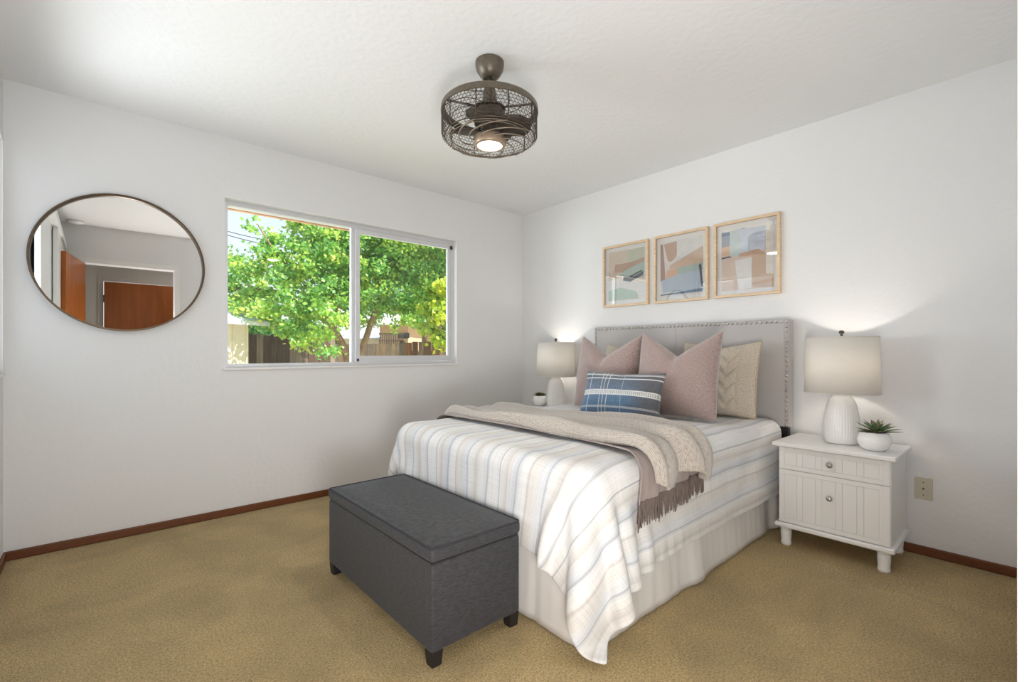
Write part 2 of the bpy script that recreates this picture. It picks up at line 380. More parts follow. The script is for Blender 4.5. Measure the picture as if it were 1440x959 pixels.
for k in range(5):
    a = 2 * PI * k / 5 + .3; c_, s_ = math.cos(a), math.sin(a)
    m.tube([(.05 * c_, .05 * s_, -.222), (.13 * c_, .13 * s_, -.224), ((RR - .008) * c_, (RR - .008) * s_, ZT + .01)], .005, 6)
m.build('ring_spokes', M_bronze, fan, smooth=True)
def circ(mb, r, z, w_, n=64, k=6, f=None):
    P = [(r * (f(2 * PI * i / n) if f else 1) * math.cos(2 * PI * i / n), r * math.sin(2 * PI * i / n), z) for i in range(n + 1)]
    mb.tube(P, w_, k, cap=False)
m = MB()
zs = [ZT - .012 - i * (ZT - ZB - .02) / 8 for i in range(9)]
for i, z in enumerate(zs): circ(m, RR - .001 - .012 * (i / 8) ** 3, z, .0011 if 0 < i < 8 else .0030, 72, 5)
for k in range(10):
    a = 2 * PI * k / 10; m.tube([(RR * math.cos(a), RR * math.sin(a), ZT), (RR * math.cos(a), RR * math.sin(a), ZB + .02), ((RR - .016) * math.cos(a), (RR - .016) * math.sin(a), ZB)], .0027, 5)
m.build('cage_bars', M_dbronze, fan, smooth=True)
m = MB(); NW = 74                                   # woven wire mesh, two slanting families
for k in range(NW):
    for sgn in (-1, 1):
        P = []
        for i in range(7):
            t = i / 6; a = 2 * PI * k / NW + sgn * t * .34
            P.append(((RR - .002) * math.cos(a), (RR - .002) * math.sin(a), ZT - .004 + (ZB + .012 - ZT) * t))
        m.tube(P, .00085, 4, cap=False)
m.build('wire_mesh', M_dbronze, fan, smooth=True)
m = MB()
for r_ in (.205, .186): circ(m, r_, ZB, .0016, 72, 5)
for k in range(9):                                  # swirling wires under the drum
    a0 = 2 * PI * k / 9; P = []
    for i in range(15):
        t = i / 14; r_ = .070 + (RR - .016 - .070) * t; a = a0 + 1.35 * t ** 1.5 * 1.2
        P.append((r_ * math.cos(a), r_ * math.sin(a), ZB - .012 * math.sin(PI * t) + .002 * (1 - t) - .012 * (1 - t)))
    m.tube(P, .0032, 6)
m.build('swirl_wires', mat('light_wire', srgb(140, 128, 114), .4, metal=.5), fan, smooth=True)
m = MB()
for k in range(9):
    a0 = 2 * PI * k / 9 + .2; P = []
    for i in range(13):
        t = i / 12; r_ = .075 + (RR - .006 - .075) * t; a = a0 - 1.1 * t ** 1.4
        P.append((r_ * math.cos(a), r_ * math.sin(a), ZT - .002 + .006 * math.sin(PI * t)))
    m.tube(P, .0018, 5)
m.build('top_swirl_wires', M_dbronze, fan, smooth=True)
MB().lathe([(.03, -.226), (.066, -.232), (.073, -.245), (.073, -.298), (.06, -.31), (.035, -.318), (.035, -.35)], 48).build('motor', M_dbronze, fan, smooth=True, angle=40)
def blade_bm():
    P = []
    for i in range(12):
        t = i / 11; x = .055 + .138 * t; wd = .052 + .022 * math.sin(PI * min(1, t * 1.05)) - (.03 * max(0, t - .8) / .2)
        P.append([(x, s * wd + .02 * t, -.318 + s * (-.016)) for s in (-1, -.33, .33, 1)])
    return MB().grid(np.array(P))
bl = blade_bm().build('fan_blade', M_dbronze, fan, smooth=True, solid=(.004, 0))
for k in range(1, 4):
    c = bl.copy(); COL.objects.link(c); c.parent = fan; c.rotation_euler = (0, 0, 2 * PI * k / 4)
bl.rotation_euler = (0, 0, 0.0)
for k, o in enumerate([o for o in fan.children if o.name.startswith('fan_blade')]): o.rotation_euler = (0, 0, 2 * PI * k / 4 + .5)
lk = MB().lathe([(.04, -.345), (.062, -.352), (.074, -.362), (.077, -.375), (.077, -.392), (.073, -.400), (.060, -.402), (.060, -.396)], 64, cap=False).build('light_housing', mat('light_bronze', srgb(168, 148, 126), .4, metal=.4), fan, smooth=True, angle=40)
MB().lathe([(.0001, -.404), (.03, -.404), (.055, -.402), (.061, -.398)], 48, cap=False).build('light_diffuser', M_diff, lk, smooth=True)
pl = bpy.data.lights.new('fan_lamp', 'AREA'); pl.shape = 'DISK'; pl.size = .11; pl.energy = 5; pl.color = (1, .93, .84)
po = bpy.data.objects.new('fan_lamp', pl); COL.objects.link(po); po.parent = fan; po.location = (0, 0, -.407)

# smoke detector above the doorway
sd = MB().lathe([(.062, 0), (.066, -.004), (.066, -.016), (.058, -.026), (.030, -.034), (.001, -.034)], 40).build('smoke_detector', M_trim, smooth=True, angle=40)
sd.location = (-3.40, -3.30, H); tag(sd, 'round white smoke detector on the ceiling seen in the mirror', 'smoke detector')

# ------------------------------------------------------------------ framed prints
def paint(name, c, a=.06): return mat('paint_' + name, srgb(*c), .75, spec=.2, var=(22, a))
ART = {
 0: [((232, 224, 214), [(0, 0), (1, 0), (1, 1), (0, 1)]),
     ((214, 198, 180), [(0, .55), (.55, .62), (1, .78), (1, 1), (0, 1)]),
     ((196, 198, 178), [(.55, .66), (1, .72), (1, 1), (.52, .98)]),
     ((184, 152, 130), [(.12, .50), (.20, .74), (.62, .74), (1, .80), (1, .72), (.55, .62), (.30, .50)]),
     ((206, 188, 168), [(0, .42), (.35, .47), (1, .40), (1, .52), (.4, .56), (0, .6)]),
     ((168, 188, 178), [(.25, .50), (.55, .62), (1, .72), (1, .52), (.62, .48)]),
     ((70, 86, 102), [(.42, .40), (.44, .48), (.72, .46), (.98, .54), (.96, .46), (.62, .36)]),
     ((40, 44, 54), [(.60, .475), (.92, .56), (.95, .54), (.66, .46)]),
     ((226, 222, 216), [(0, .05), (.98, .05), (1, .32), (0, .40)]),  # off-white and green lower shapes paint the window's reflection into the print
     ((176, 196, 176), [(0, .02), (.85, .02), (.80, .16), (.35, .27), (0, .22)])],
 1: [((222, 220, 216), [(0, 0), (1, 0), (1, 1), (0, 1)]),
     ((166, 132, 118), [(0, .28), (.13, .30), (.10, .62), (.06, .96), (0, .97)]),
     ((196, 164, 142), [(.12, .60), (.30, .64), (.40, .72), (.40, .98), (.08, .96)]),
     ((206, 178, 152), [(.13, .50), (.28, .58), (1, .82), (1, .50), (.26, .50)]),
     ((226, 216, 204), [(.22, .50), (.26, .60), (.18, .66), (.10, .92), (.08, .94), (.14, .5)]),
     ((214, 172, 142), [(.14, .33), (.42, .36), (.42, .50), (.16, .48)]),
     ((166, 184, 176), [(.42, .38), (1, .42), (.98, .54), (.42, .50)]),
     ((178, 192, 206), [(.06, .08), (.96, .08), (.92, .42), (.42, .38), (.02, .30)]),
     ((62, 70, 84), [(.90, .50), (.96, .52), (.98, .30), (1, .12), (.96, .12), (.93, .34)]),
     ((96, 122, 146), [(.0, .03), (.98, .04), (1, .10), (.3, .06), (.02, .05)])],
 2: [((222, 200, 184), [(0, 0), (1, 0), (1, 1), (0, 1)]),
     ((238, 234, 228), [(.0, .98), (.16, .95), (1, .80), (1, 1), (0, 1)]),
     ((150, 160, 176), [(0, .72), (.17, .74), (.18, .96), (0, .97)]),
     ((112, 128, 148), [(0, .95), (.48, .99), (.34, .93), (0, .90)]),
     ((222, 182, 152), [(0, .58), (.18, .60), (.18, .74), (0, .72)]),
     ((84, 76, 78), [(0, .53), (.20, .545), (.20, .57), (0, .555)]),
     ((198, 212, 210), [(.17, .56), (.35, .54), (.40, .70), (.34, .98), (.17, .96)]),
     ((204, 212, 224), [(.34, .60), (.84, .58), (.86, .96), (.30, .98), (.40, .76)]),
     ((202, 164, 138), [(.35, .53), (.86, .53), (.72, .62), (.36, .58)]),
     ((206, 176, 150), [(.58, .03), (1, .0), (1, .55), (.60, .53)]),
     ((198, 156, 120), [(.60, .06), (1, .08), (1, .14), (.6, .10)]),
     ((232, 230, 226), [(.27, .48), (.60, .50), (.60, .02), (.36, .0), (.31, .22)]),
     ((234, 224, 214), [(.86, .22), (1, .20), (1, .86), (.86, .84)])]}
def picture(i, yc, zc, w_, h_, label):
    o = thing('framed_print', label, 'picture', (-.001, yc, zc - h_ / 2), (0, 0, R(-90)), group='framed abstract prints above the headboard')
    fw, fd = .0175, .03; m = MB(); X = w_ / 2
    m.box((-X, -fd, 0), (X, 0, fw)).box((-X, -fd, h_ - fw), (X, 0, h_)).box((-X, -fd, fw), (-X + fw, 0, h_ - fw)).box((X - fw, -fd, fw), (X, 0, h_ - fw))
    m.build('frame', M_ash, o, bevel=.0012)
    MB().box((-X + fw, -.007, fw), (X - fw, -.003, h_ - fw)).build('mat_board', mat('mat_board', (.80, .79, .77, 1), .8), o)
    px0, px1, pz0, pz1 = -X + .046, X - .042, .045, h_ - .05
    cols = []; m = MB()
    for k, (c, pts) in enumerate(ART[i]):
        mm = paint('%d_%d' % (i, k), c); cols.append(mm)
        vs = [(px0 + u * (px1 - px0), -.0075 - .00025 * k, pz0 + v * (pz1 - pz0)) for u, v in pts]
        m.add(vs, [tuple(range(len(vs)))], k)
    m.build('print', cols, o)
    MB().box((-X + fw, -.0225, fw), (X - fw, -.0205, h_ - fw)).build('glass', M_pglass, o)
picture(0, -1.245, 1.683, .433, .508, 'framed abstract print nearest the window, whose glass mirrors trees')
picture(1, -1.725, 1.683, .425, .512, 'middle framed abstract print with pale blue and beige blocks')
picture(2, -2.190, 1.684, .42, .512, 'framed abstract print nearest the big lamp, with an off-white column block')

# ------------------------------------------------------------------ bed
BX0, BX1, BY0, BY1 = -1.935, -.09, -2.425, -1.0
bed = thing('bed', 'upholstered bed with grey nailhead headboard against the right wall', 'bed', (-1.0, -1.72, 0))
def W(o):  # world coordinates inside a translated parent
    return o
def wb(a, b): return ((a[0] + 1.0, a[1] + 1.72, a[2]), (b[0] + 1.0, b[1] + 1.72, b[2]))
HBX, HY0, HY1, HZ0, HZ1 = -.085, -2.475, -.982, .598, 1.262
hb = MB().box(*wb((HBX, HY0, HZ0), (-.012, HY1, HZ1))).build('headboard', M_head, bed, bevel=.014, seg=4)
MB().box(*wb((HBX - .0022, HY0 + .032, HZ0 + .005), (HBX + .002, (HY0 + HY1) / 2 - .0012, HZ1 - .032))).box(*wb((HBX - .0022, (HY0 + HY1) / 2 + .0012, HZ0 + .005), (HBX + .002, HY1 - .032, HZ1 - .032))).build('front_panel', M_head, hb, bevel=.002)
nail = MB().lathe([(.0088, 0), (.0086, .002), (.007, .0045), (.004, .006), (.0005, .0065)], 12).build('nailhead', M_nickel, hb, smooth=True)
spots = []
sp = .0292; ny = int((HY1 - HY0 - .036) / sp)
for k in range(ny + 1): spots.append((HY0 + .018 + k * (HY1 - HY0 - .036) / ny, HZ1 - .018))
nz = int((HZ1 - HZ0 - .03) / sp)
for k in range(1, nz + 1):
    z = HZ1 - .018 - k * (HZ1 - HZ0 - .032) / nz
    spots += [(HY0 + .018, z), (HY1 - .018, z)]
for k, (y, z) in enumerate(spots):
    o = nail if k == 0 else nail.copy()
    if k: COL.objects.link(o); o.parent = hb
    o.location = (HBX + 1.0 - .0005, y + 1.72, z); o.rotation_euler = (0, R(-90), 0)
for y in (-2.44, -1.04):
    MB().box(*wb((-.07, y - .02, 0), (-.03, y + .05, .62))).build('headboard_leg', M_dark, bed, bevel=.003)
MB().box(*wb((BX0, BY0 + .01, .36), (BX1, BY1 - .01, .632))).build('mattress', M_matt, bed, bevel=.06, seg=5)
MB().box(*wb((BX0 + .01, BY0 + .02, .16), (BX1, BY1 - .02, .358))).build('box_spring', M_matt, bed, bevel=.02)
for x in (-1.85, -.2):
    for y in (-2.3, -1.12): MB().tube([(x + 1, y + 1.72, 0), (x + 1, y + 1.72, .16)], .02, 12).build('bed_leg', M_dark, bed)
# gathered skirt hanging to the carpet
rs = np.random.RandomState(4)
path = [(-.06, -2.40), (-1.895, -2.41), (-1.925, -2.38), (-1.925, -1.04), (-1.90, -1.015), (-.06, -1.015)]
pts = []
for (ax, ay), (bx_, by_) in zip(path[:-1], path[1:]):
    Ls = math.hypot(bx_ - ax, by_ - ay); n_ = max(2, int(Ls / .012))
    for k in range(n_):
        t = k / n_; d = ((bx_ - ax) / Ls, (by_ - ay) / Ls); pts.append((ax + (bx_ - ax) * t, ay + (by_ - ay) * t, -d[1] * -1, d[0] * -1 * -1))
P = []; s = 0
zr = np.linspace(.37, .006, 14)
for k, (x, y, nx_, ny_) in enumerate(pts):
    if k: s += math.hypot(x - pts[k - 1][0], y - pts[k - 1][1])
    dx, dy = (pts[min(k + 1, len(pts) - 1)][0] - pts[max(k - 1, 0)][0], pts[min(k + 1, len(pts) - 1)][1] - pts[max(k - 1, 0)][1])
    l = math.hypot(dx, dy); nxx, nyy = -dy / l * -1 * -1, dx / l
    nxx, nyy = dy / l * -1, dx / l      # outward: left of a clockwise walk
    row = []
    wv = .30 * math.sin(s * 17 + 2.5 * math.sin(s * 3.1)) + .10 * math.sin(s * 47 + 1.3 * math.sin(s * 9)) + 2.0 * max(0, math.sin(s * 6.1 + .7 + .8 * math.sin(s * 2.3))) ** 9 - .6 * max(0, math.sin(s * 6.1 + .2 + .8 * math.sin(s * 2.3))) ** 14
    for z in zr:
        q = (1 - z / .37); off = .002 + q * .020 + (q ** .9) * .014 * wv + .0008 * math.sin(s * 95)
        row.append((x + 1.0 + nxx * off, y + 1.72 + nyy * off, z + .003 * wv * q))
    P.append(row)
MB().grid(np.array(P)).build('bed_skirt', M_skirt, bed, smooth=True, solid=(.002, 0))

# ------------------------------------------------------------------ cloth
def drape(nx, ny, P0, rest, collide, steps=260, iters=10, g=9.8, dt=1/60, damp=.985, bend=.25):
    """position-based cloth on an nx x ny grid; P0 start, rest (nx,ny,2) flat coordinates"""
    X = P0.copy(); V = np.zeros_like(X)
    def sl(a, b, c, d): return (slice(a, b), slice(c, d))
    cons = []
    def add(di, dj, k):
        L = None
        # colour classes
        for off in (0, 1):
            A = np.zeros((nx, ny), bool)
            I, J = np.meshgrid(np.arange(nx), np.arange(ny), indexing='ij')
            step = max(abs(di), abs(dj))
            cls = ((I // abs(di)) if di else (J // abs(dj))) % 2
            ok = (cls == off) & (I + di < nx) & (J + dj < ny) & (J + dj >= 0)
            i, j = I[ok], J[ok]
            a = i * ny + j; b = (i + di) * ny + (j + dj)
            L = np.linalg.norm(rest[i, j] - rest[i + di, j + dj], axis=1)
            cons.append((a, b, L, k))
    add(1, 0, 1.); add(0, 1, 1.); add(1, 1, .55); add(1, -1, .55); add(2, 0, bend); add(0, 2, bend)
    X = X.reshape(-1, 3); V = V.reshape(-1, 3)
    for s in range(steps):
        V[:, 2] -= g * dt; V *= damp
        Q = X + V * dt
        for it in range(iters):
            for a, b, L, k in cons:
                d = Q[b] - Q[a]; l = np.sqrt((d * d).sum(1)) + 1e-9
                c = (k * .5 * (l - L) / l)[:, None] * d
                Q[a] += c; Q[b] -= c
            if it % 3 == 2 or it == iters - 1: Q = collide(Q, X)
        V = (Q - X) / dt
        sp = np.linalg.norm(V, axis=1, keepdims=True); V *= np.minimum(1, 2.5 / np.maximum(sp, 1e-6))
        X = Q
    return X.reshape(nx, ny, 3)

def box_push(Q, X, lo, hi, r, off, fr):
    """keep points outside a rounded box, with friction against the previous position X"""
    c = (lo + hi) / 2; h = (hi - lo) / 2 - r
    d = Q - c; q = np.clip(d, -h, h); v = d - q; l = np.linalg.norm(v, axis=1)
    ins = l < 1e-9
    R = r + off
    hit = (l < R) & ~ins
    n = np.zeros_like(Q); n[hit] = v[hit] / l[hit, None]
    Q2 = Q.copy(); Q2[hit] = c + q[hit] + n[hit] * R
    if ins.any():
        k = np.where(ins)[0]; e = h - np.abs(d[k]); ax = e.argmin(1)
        for m, a_ in zip(k, ax):
            Q2[m, a_] = c[a_] + np.sign(d[m, a_]) * (h[a_] + R); n[m, a_] = np.sign(d[m, a_])
        hit = hit | ins
    if fr > 0 and hit.any():
        mv = Q2[hit] - X[hit]; nn = n[hit]
        tan = mv - (mv * nn).sum(1, keepdims=True) * nn
        Q2[hit] -= tan * fr
    return Q2

def comforter_material():
    m = mat('striped_comforter', (.8, .78, .75, 1), .82, spec=.15, sheen=.15)
    n = m.node_tree; b = n.nodes['Principled BSDF']
    uv = N(m, 'ShaderNodeUVMap'); uv.uv_map = 'UVMap'; sp_ = N(m, 'ShaderNodeSeparateXYZ'); L(m, uv.outputs[0], sp_.inputs[0])
    wob = N(m, 'ShaderNodeTexNoise', Scale=2.); L(m, uv.outputs[0], wob.inputs['Vector'])
    t = math_n(m, 'ADD', sp_.outputs[1], math_n(m, 'MULTIPLY', wob.outputs['Fac'], .012))
    fr = math_n(m, 'FRACT', math_n(m, 'DIVIDE', t, .47))
    W_, G, B_, T_, C_ = (.78, .78, .775, 1), (.50, .51, .53, 1), (.60, .63, .67, 1), (.62, .60, .58, 1), (.72, .705, .685, 1)
    LB = (.69, .71, .74, 1); D = (.43, .45, .48, 1)
    st = [(0, W_), (.03, W_), (.035, G), (.043, G), (.048, W_), (.10, C_), (.135, T_), (.15, C_), (.20, LB), (.235, B_), (.25, D), (.262, LB), (.30, W_), (.37, W_), (.375, T_), (.392, T_),
          (.40, C_), (.46, C_), (.52, LB), (.56, LB), (.565, D), (.575, B_), (.60, W_), (.66, C_), (.70, T_), (.71, T_), (.72, C_), (.78, W_), (.84, LB), (.868, G), (.885, W_), (1, W_)]
    c1 = ramp(m, fr, st)
    # fine yarn streaks running with the stripes
    mp = N(m, 'ShaderNodeMapping', Scale=(3., 260., 1.)); L(m, uv.outputs[0], mp.inputs[0])
    st2 = N(m, 'ShaderNodeTexNoise', Scale=1., Detail=2.); L(m, mp.outputs[0], st2.inputs['Vector'])
    mp3 = N(m, 'ShaderNodeMapping', Scale=(240., 6., 1.)); L(m, uv.outputs[0], mp3.inputs[0])
    st3 = N(m, 'ShaderNodeTexNoise', Scale=1., Detail=2.); L(m, mp3.outputs[0], st3.inputs['Vector'])
    f2 = ramp(m, math_n(m, 'ADD', math_n(m, 'MULTIPLY', st2.outputs['Fac'], .6), math_n(m, 'MULTIPLY', st3.outputs['Fac'], .4)), [(.36, (.87, .87, .875, 1)), (.56, (1.04, 1.04, 1.04, 1))])
    L(m, mix(m, 1., c1, f2, 'MULTIPLY'), b.inputs['Base Color'])
    w1 = N(m, 'ShaderNodeTexNoise', Scale=14., Detail=4.); L(m, uv.outputs[0], w1.inputs['Vector'])
    bp = N(m, 'ShaderNodeBump', Strength=.35, Distance=.01); L(m, w1.outputs['Fac'], bp.inputs['Height'])
    bp2 = N(m, 'ShaderNodeBump', Strength=.15, Distance=.001); L(m, st3.outputs['Fac'], bp2.inputs['Height']); L(m, bp.outputs[0], bp2.inputs['Normal'])
    L(m, bp2.outputs[0], b.inputs['Normal'])
    return m
rng = np.random.default_rng(3)
CW, CDR, CDF, CL, CFD, CH = BY1 - BY0, .345, .335, -BX0 - .10 + .02, .27, .025
cnx = int((CL + CFD) / CH) + 1; cny = int((CW + CDR + CDF) / CH) + 1
cs_ = np.linspace(0, CL + CFD, cnx); ct_ = np.linspace(-CDF, CW + CDR, cny)
S_, T_ = np.meshgrid(cs_, ct_, indexing='ij')
P0 = np.stack([-.10 - S_ * .985, BY1 - T_ * 1.0, .70 + 0 * S_], -1)
P0[..., 2] -= np.clip(np.maximum(-T_, T_ - CW), 0, 1) * .3 + np.clip(S_ - CL, 0, 1) * .3
P0 += rng.normal(0, .0025, P0.shape)
for side, Tm, D_ in ((0, T_ - CW, CDR), (1, -T_, CDF)):      # fuller corners, which sag to the carpet
    a_ = np.clip((S_ - CL) / CFD, 0, 1); b_ = np.clip(Tm / D_, 0, 1)
    S_ = S_ - CFD * a_ * (1 - np.sqrt(1 + .12 * b_ ** 2)) ; T_ = T_ + (1 if side else -1) * D_ * b_ * (1 - np.sqrt(1 + .12 * a_ ** 2))
P0[..., 0] = -.10 - S_ * .985; P0[..., 1] = BY1 - T_
P0 += rng.normal(0, .0025, P0.shape)
rest = np.stack([S_ * 1.0, T_ * 1.0], -1)
# slack in the fabric makes the long soft creases
lo_, hi_ = np.array([BX0, BY0, 0.]), np.array([.2, BY1, .632]); lo2_, hi2_ = np.array([BX0 - .012, BY0 - .012, 0.]), np.array([.2, BY1 + .012, .34])
def ccol(Q, X):
    Q = box_push(Q, X, lo_, hi_, .07, .010, .55)
    Q = box_push(Q, X, lo2_, hi2_, .02, .012, .3)
    k = (Q[:, 0] < -1.985) & (Q[:, 1] > -2.15) & (Q[:, 2] < .43); Q[k, 0] = -1.985
    Q[:, 2] = np.maximum(Q[:, 2], .03); return Q
DR = drape(cnx, cny, P0, rest, ccol, steps=300, iters=14, bend=.06)
def smooth_noise(a, b, seed, comps):
    r_ = np.random.RandomState(seed); o = 0 * a
    for fx, fy, amp in comps:
        o = o + amp * np.sin(a * fx + r_.rand() * 6 + 1.7 * np.sin(b * fy * .6 + r_.rand() * 6)) * np.sin(b * fy + r_.rand() * 6 + 1.3 * np.sin(a * fx * .5 + r_.rand() * 6))
    return o
def grid_normals(P):
    du = np.gradient(P, axis=0); dv = np.gradient(P, axis=1); n = np.cross(du, dv); return n / (np.linalg.norm(n, axis=2, keepdims=True) + 1e-9)
gn = grid_normals(DR)
if gn[cnx // 2, cny // 2, 2] < 0: gn = -gn
puff = .010 + smooth_noise(S_, T_, 2, [(9, 5, .0035), (17, 13, .0028), (31, 11, .0016), (7, 29, .0018)])
DR2 = DR + gn * puff[..., None]
mb = MB().grid(DR2)
comf = mb.build('comforter', comforter_material(), smooth=True)
comf.data.flip_normals() if comf.data.polygons[cnx * cny // 2].normal.z < 0 else None
uvl = comf.data.uv_layers.new(name='UVMap')
li = np.zeros(len(comf.data.loops), int); comf.data.loops.foreach_get('vertex_index', li)
uvs = np.stack([S_.reshape(-1)[li], T_.reshape(-1)[li]], -1).astype(np.float32); uvl.data.foreach_set('uv', uvs.reshape(-1))
q = comf.modifiers.new('solid', 'SOLIDIFY'); q.thickness = .014; q.offset = -1
q = comf.modifiers.new('sub', 'SUBSURF'); q.levels = 1; q.render_levels = 2
tag(comf, 'white comforter with grey, blue and taupe stripes draped over the bed', 'comforter')
_bm = bmesh.new(); _bm.from_mesh(comf.data); CBVH = BVHTree.FromBMesh(_bm); _bm.free()

def over(P, eps):
    """lift points so they lie outside the comforter by eps"""
    sh = P.shape; Q = P.reshape(-1, 3).copy()
    for i, p in enumerate(Q):
        e = eps if np.isscalar(eps) else eps.reshape(-1)[i]
        co, no, idx, d = CBVH.find_nearest(Vector(p))
        if co is None: continue
        s_ = (Vector(p) - co).dot(no)
        if s_ < e: Q[i] = np.array(Vector(p) + no * (e - s_))
    return Q.reshape(sh)
def bed_path(z_far, z_near, n, yo=.0):
    """points (y, z, ny, nz) across the bed from the far hang to the near hang"""
    rr = .075; top = .66; y0 = BY1 + .02 + yo; y1 = BY0 - .025
    segs = []
    for z in np.linspace(z_far, top - rr, 4): segs.append((y0, z, 1, 0))
    for a in np.linspace(0, PI / 2, 6)[1:]: segs.append((y0 - rr + rr * math.cos(a), top - rr + rr * math.sin(a), math.cos(a), math.sin(a)))
    for y in np.linspace(y0 - rr, y1 + rr, 50)[1:]: segs.append((y, top, 0, 1))
    for a in np.linspace(PI / 2, PI, 9)[1:]: segs.append((y1 + rr + rr * math.cos(a), top - rr + rr * math.sin(a), math.cos(a), math.sin(a)))
    for z in np.linspace(top - rr, z_near, 14)[1:]: segs.append((y1, z, -1, 0))
    A = np.array(segs); d = np.r_[0, np.cumsum(np.hypot(np.diff(A[:, 0]), np.diff(A[:, 1])))]
    t = np.linspace(0, d[-1], n)
    return np.stack([np.interp(t, d, A[:, k]) for k in range(4)], -1), t
def lay(nx_, ny_, xa, xb, z_far, z_near, fold):
    """xa(t), xb(t): foot-side and head-side edge; fold(v, t): height of the folds"""
    P = np.zeros((nx_, ny_, 3)); tt = np.linspace(0, 1, ny_)
    for i in range(nx_):
        v = i / (nx_ - 1)
        zn = z_near(v); A, t = bed_path(z_far, zn, ny_)
        nl = np.hypot(A[:, 2], A[:, 3]) + 1e-9
        h_ = np.array([fold(v, k) for k in tt])
        P[i, :, 0] = [xa(k) + (xb(k) - xa(k)) * v for k in tt]
        P[i, :, 1] = A[:, 0] + A[:, 2] / nl * h_; P[i, :, 2] = A[:, 1] + A[:, 3] / nl * h_
    return P
# woven throw with fringe
M_throw = mat('taupe_woven_throw', srgb(156, 143, 138), .85, sheen=.3, bump=(300, .3, .001), var=(60, .08), stretch=(8, .6, .6))
xa = lambda t: -1.655 + .035 * math.sin(t * 3.0) - .05 * max(0, t - .75) / .25
xb = lambda t: -1.16 - .02 * math.sin(t * 5) - .03 * max(0, t - .8) / .2
fold1 = lambda v, t: .012 + .004 * math.sin(v * 9 + t * 4) + .011 * (max(0, t - .76) / .24) * (math.sin(v * 27 + 2 * t) + .5 * math.sin(v * 53 + 1))
P = lay(36, 120, xa, xb, .50, lambda v: .475 + .045 * v - .0 * v, fold1); P = over(P, .007)
thr = MB().grid(P).build('woven_throw', M_throw, smooth=True, solid=(.006, 0), subsurf=1)
tag(thr, 'thin taupe woven throw with fringe lying under the knit blanket', 'throw')
m = MB(); rs = random.Random(8)
for k in range(150):
    v = k / 149; i = v * 35; i0 = min(34, int(i)); fq = i - i0
    a = Vector(P[i0, -1]) * (1 - fq) + Vector(P[i0 + 1, -1]) * fq
    ln = .085 + rs.uniform(-.012, .014); dx = rs.uniform(-.012, .012); dy = rs.uniform(-.006, .004)
    m.tube([a + Vector((0, 0, .006)), a + Vector((dx * .3, dy * .5 - .001, -ln * .35)), a + Vector((dx * .8, dy, -ln * .7)), a + Vector((dx, dy, -ln))], .0030, 5, r1=.0018)
fr_ = m.build('fringe', mat('taupe_fringe', srgb(118, 104, 98), .9), thr, smooth=True)
# chunky knit blanket bunched on top
def knit_material(name, c1, c2, sc):
    m = mat(name, c1, .95, sheen=.5); n = m.node_tree; b = n.nodes['Principled BSDF']
    tc_ = N(m, 'ShaderNodeTexCoord'); uv = tc_.outputs['UV']
    mp = N(m, 'ShaderNodeMapping', Scale=(sc, sc, 1.)); L(m, uv, mp.inputs[0])
    wv = N(m, 'ShaderNodeTexWave', Scale=1., Distortion=1.5); wv.bands_direction = 'X'; L(m, mp.outputs[0], wv.inputs['Vector'])
    nz = N(m, 'ShaderNodeTexNoise', Scale=2.2, Detail=3.); L(m, mp.outputs[0], nz.inputs['Vector'])
    hgt = math_n(m, 'ADD', math_n(m, 'MULTIPLY', wv.outputs['Fac'], .3), nz.outputs['Fac'])
    L(m, ramp(m, hgt, [(.30, c2), (.75, c1)]), b.inputs['Base Color'])
    bp = N(m, 'ShaderNodeBump', Strength=.8, Distance=.004); L(m, hgt, bp.inputs['Height']); L(m, bp.outputs[0], b.inputs['Normal'])
    return m
M_knit = knit_material('oatmeal_knit', srgb(192, 184, 176), srgb(138, 126, 112), 40)
xa = lambda t: -1.60 + .02 * math.sin(t * 6) + .01 * math.sin(t * 17)
xb = lambda t: -1.10 - .02 * math.sin(t * 4 + 1) - .085 * max(0, t - .8) / .2
def fold2(v, t):
    x = v * 3.6 + .35 * math.sin(t * 7 + v * 2) + .25 * math.sin(t * 3.1)
    rdg = abs(math.sin(PI * x)) ** .9 * (1 + .3 * math.sin(x * 2.1 + 2 * t))
    e = min(1, v / .06, (1 - v) / .06)
    hang = max(0, (t - .80) / .20)
    a = (.030 + .020 * min(1, max(0, (t - .3) / .3))) * (1 + .25 * math.sin(5 * t + 3 * v)) * (1 - .35 * hang)
    curl = .034 * hang ** 2 * (math.sin(v * 11 + .5) * .6 + .5)
    return .016 + a * rdg * e + .008 * math.sin(t * 23 + 5 * v) * e * .5 + curl
P = lay(72, 170, xa, xb, .585, lambda v: .575 - .06 * (math.sin(v * 9.5 - .4) * .5 + .5) - .02 * v, fold2); P = over(P, .02)
mb = MB().grid(P); kn = mb.build('knit_blanket', M_knit, smooth=True)
uvl = kn.data.uv_layers.new(name='UVMap'); li = np.zeros(len(kn.data.loops), int); kn.data.loops.foreach_get('vertex_index', li)
ii, jj = li // 170, li % 170; uvl.data.foreach_set('uv', np.stack([ii / 71 * .9 * 1.0, jj / 169 * 1.9], -1).astype(np.float32).reshape(-1))
q = kn.modifiers.new('solid', 'SOLIDIFY'); q.thickness = .010; q.offset = 0
tag(kn, 'chunky oatmeal knit blanket bunched in folds across the foot of the bed', 'blanket')

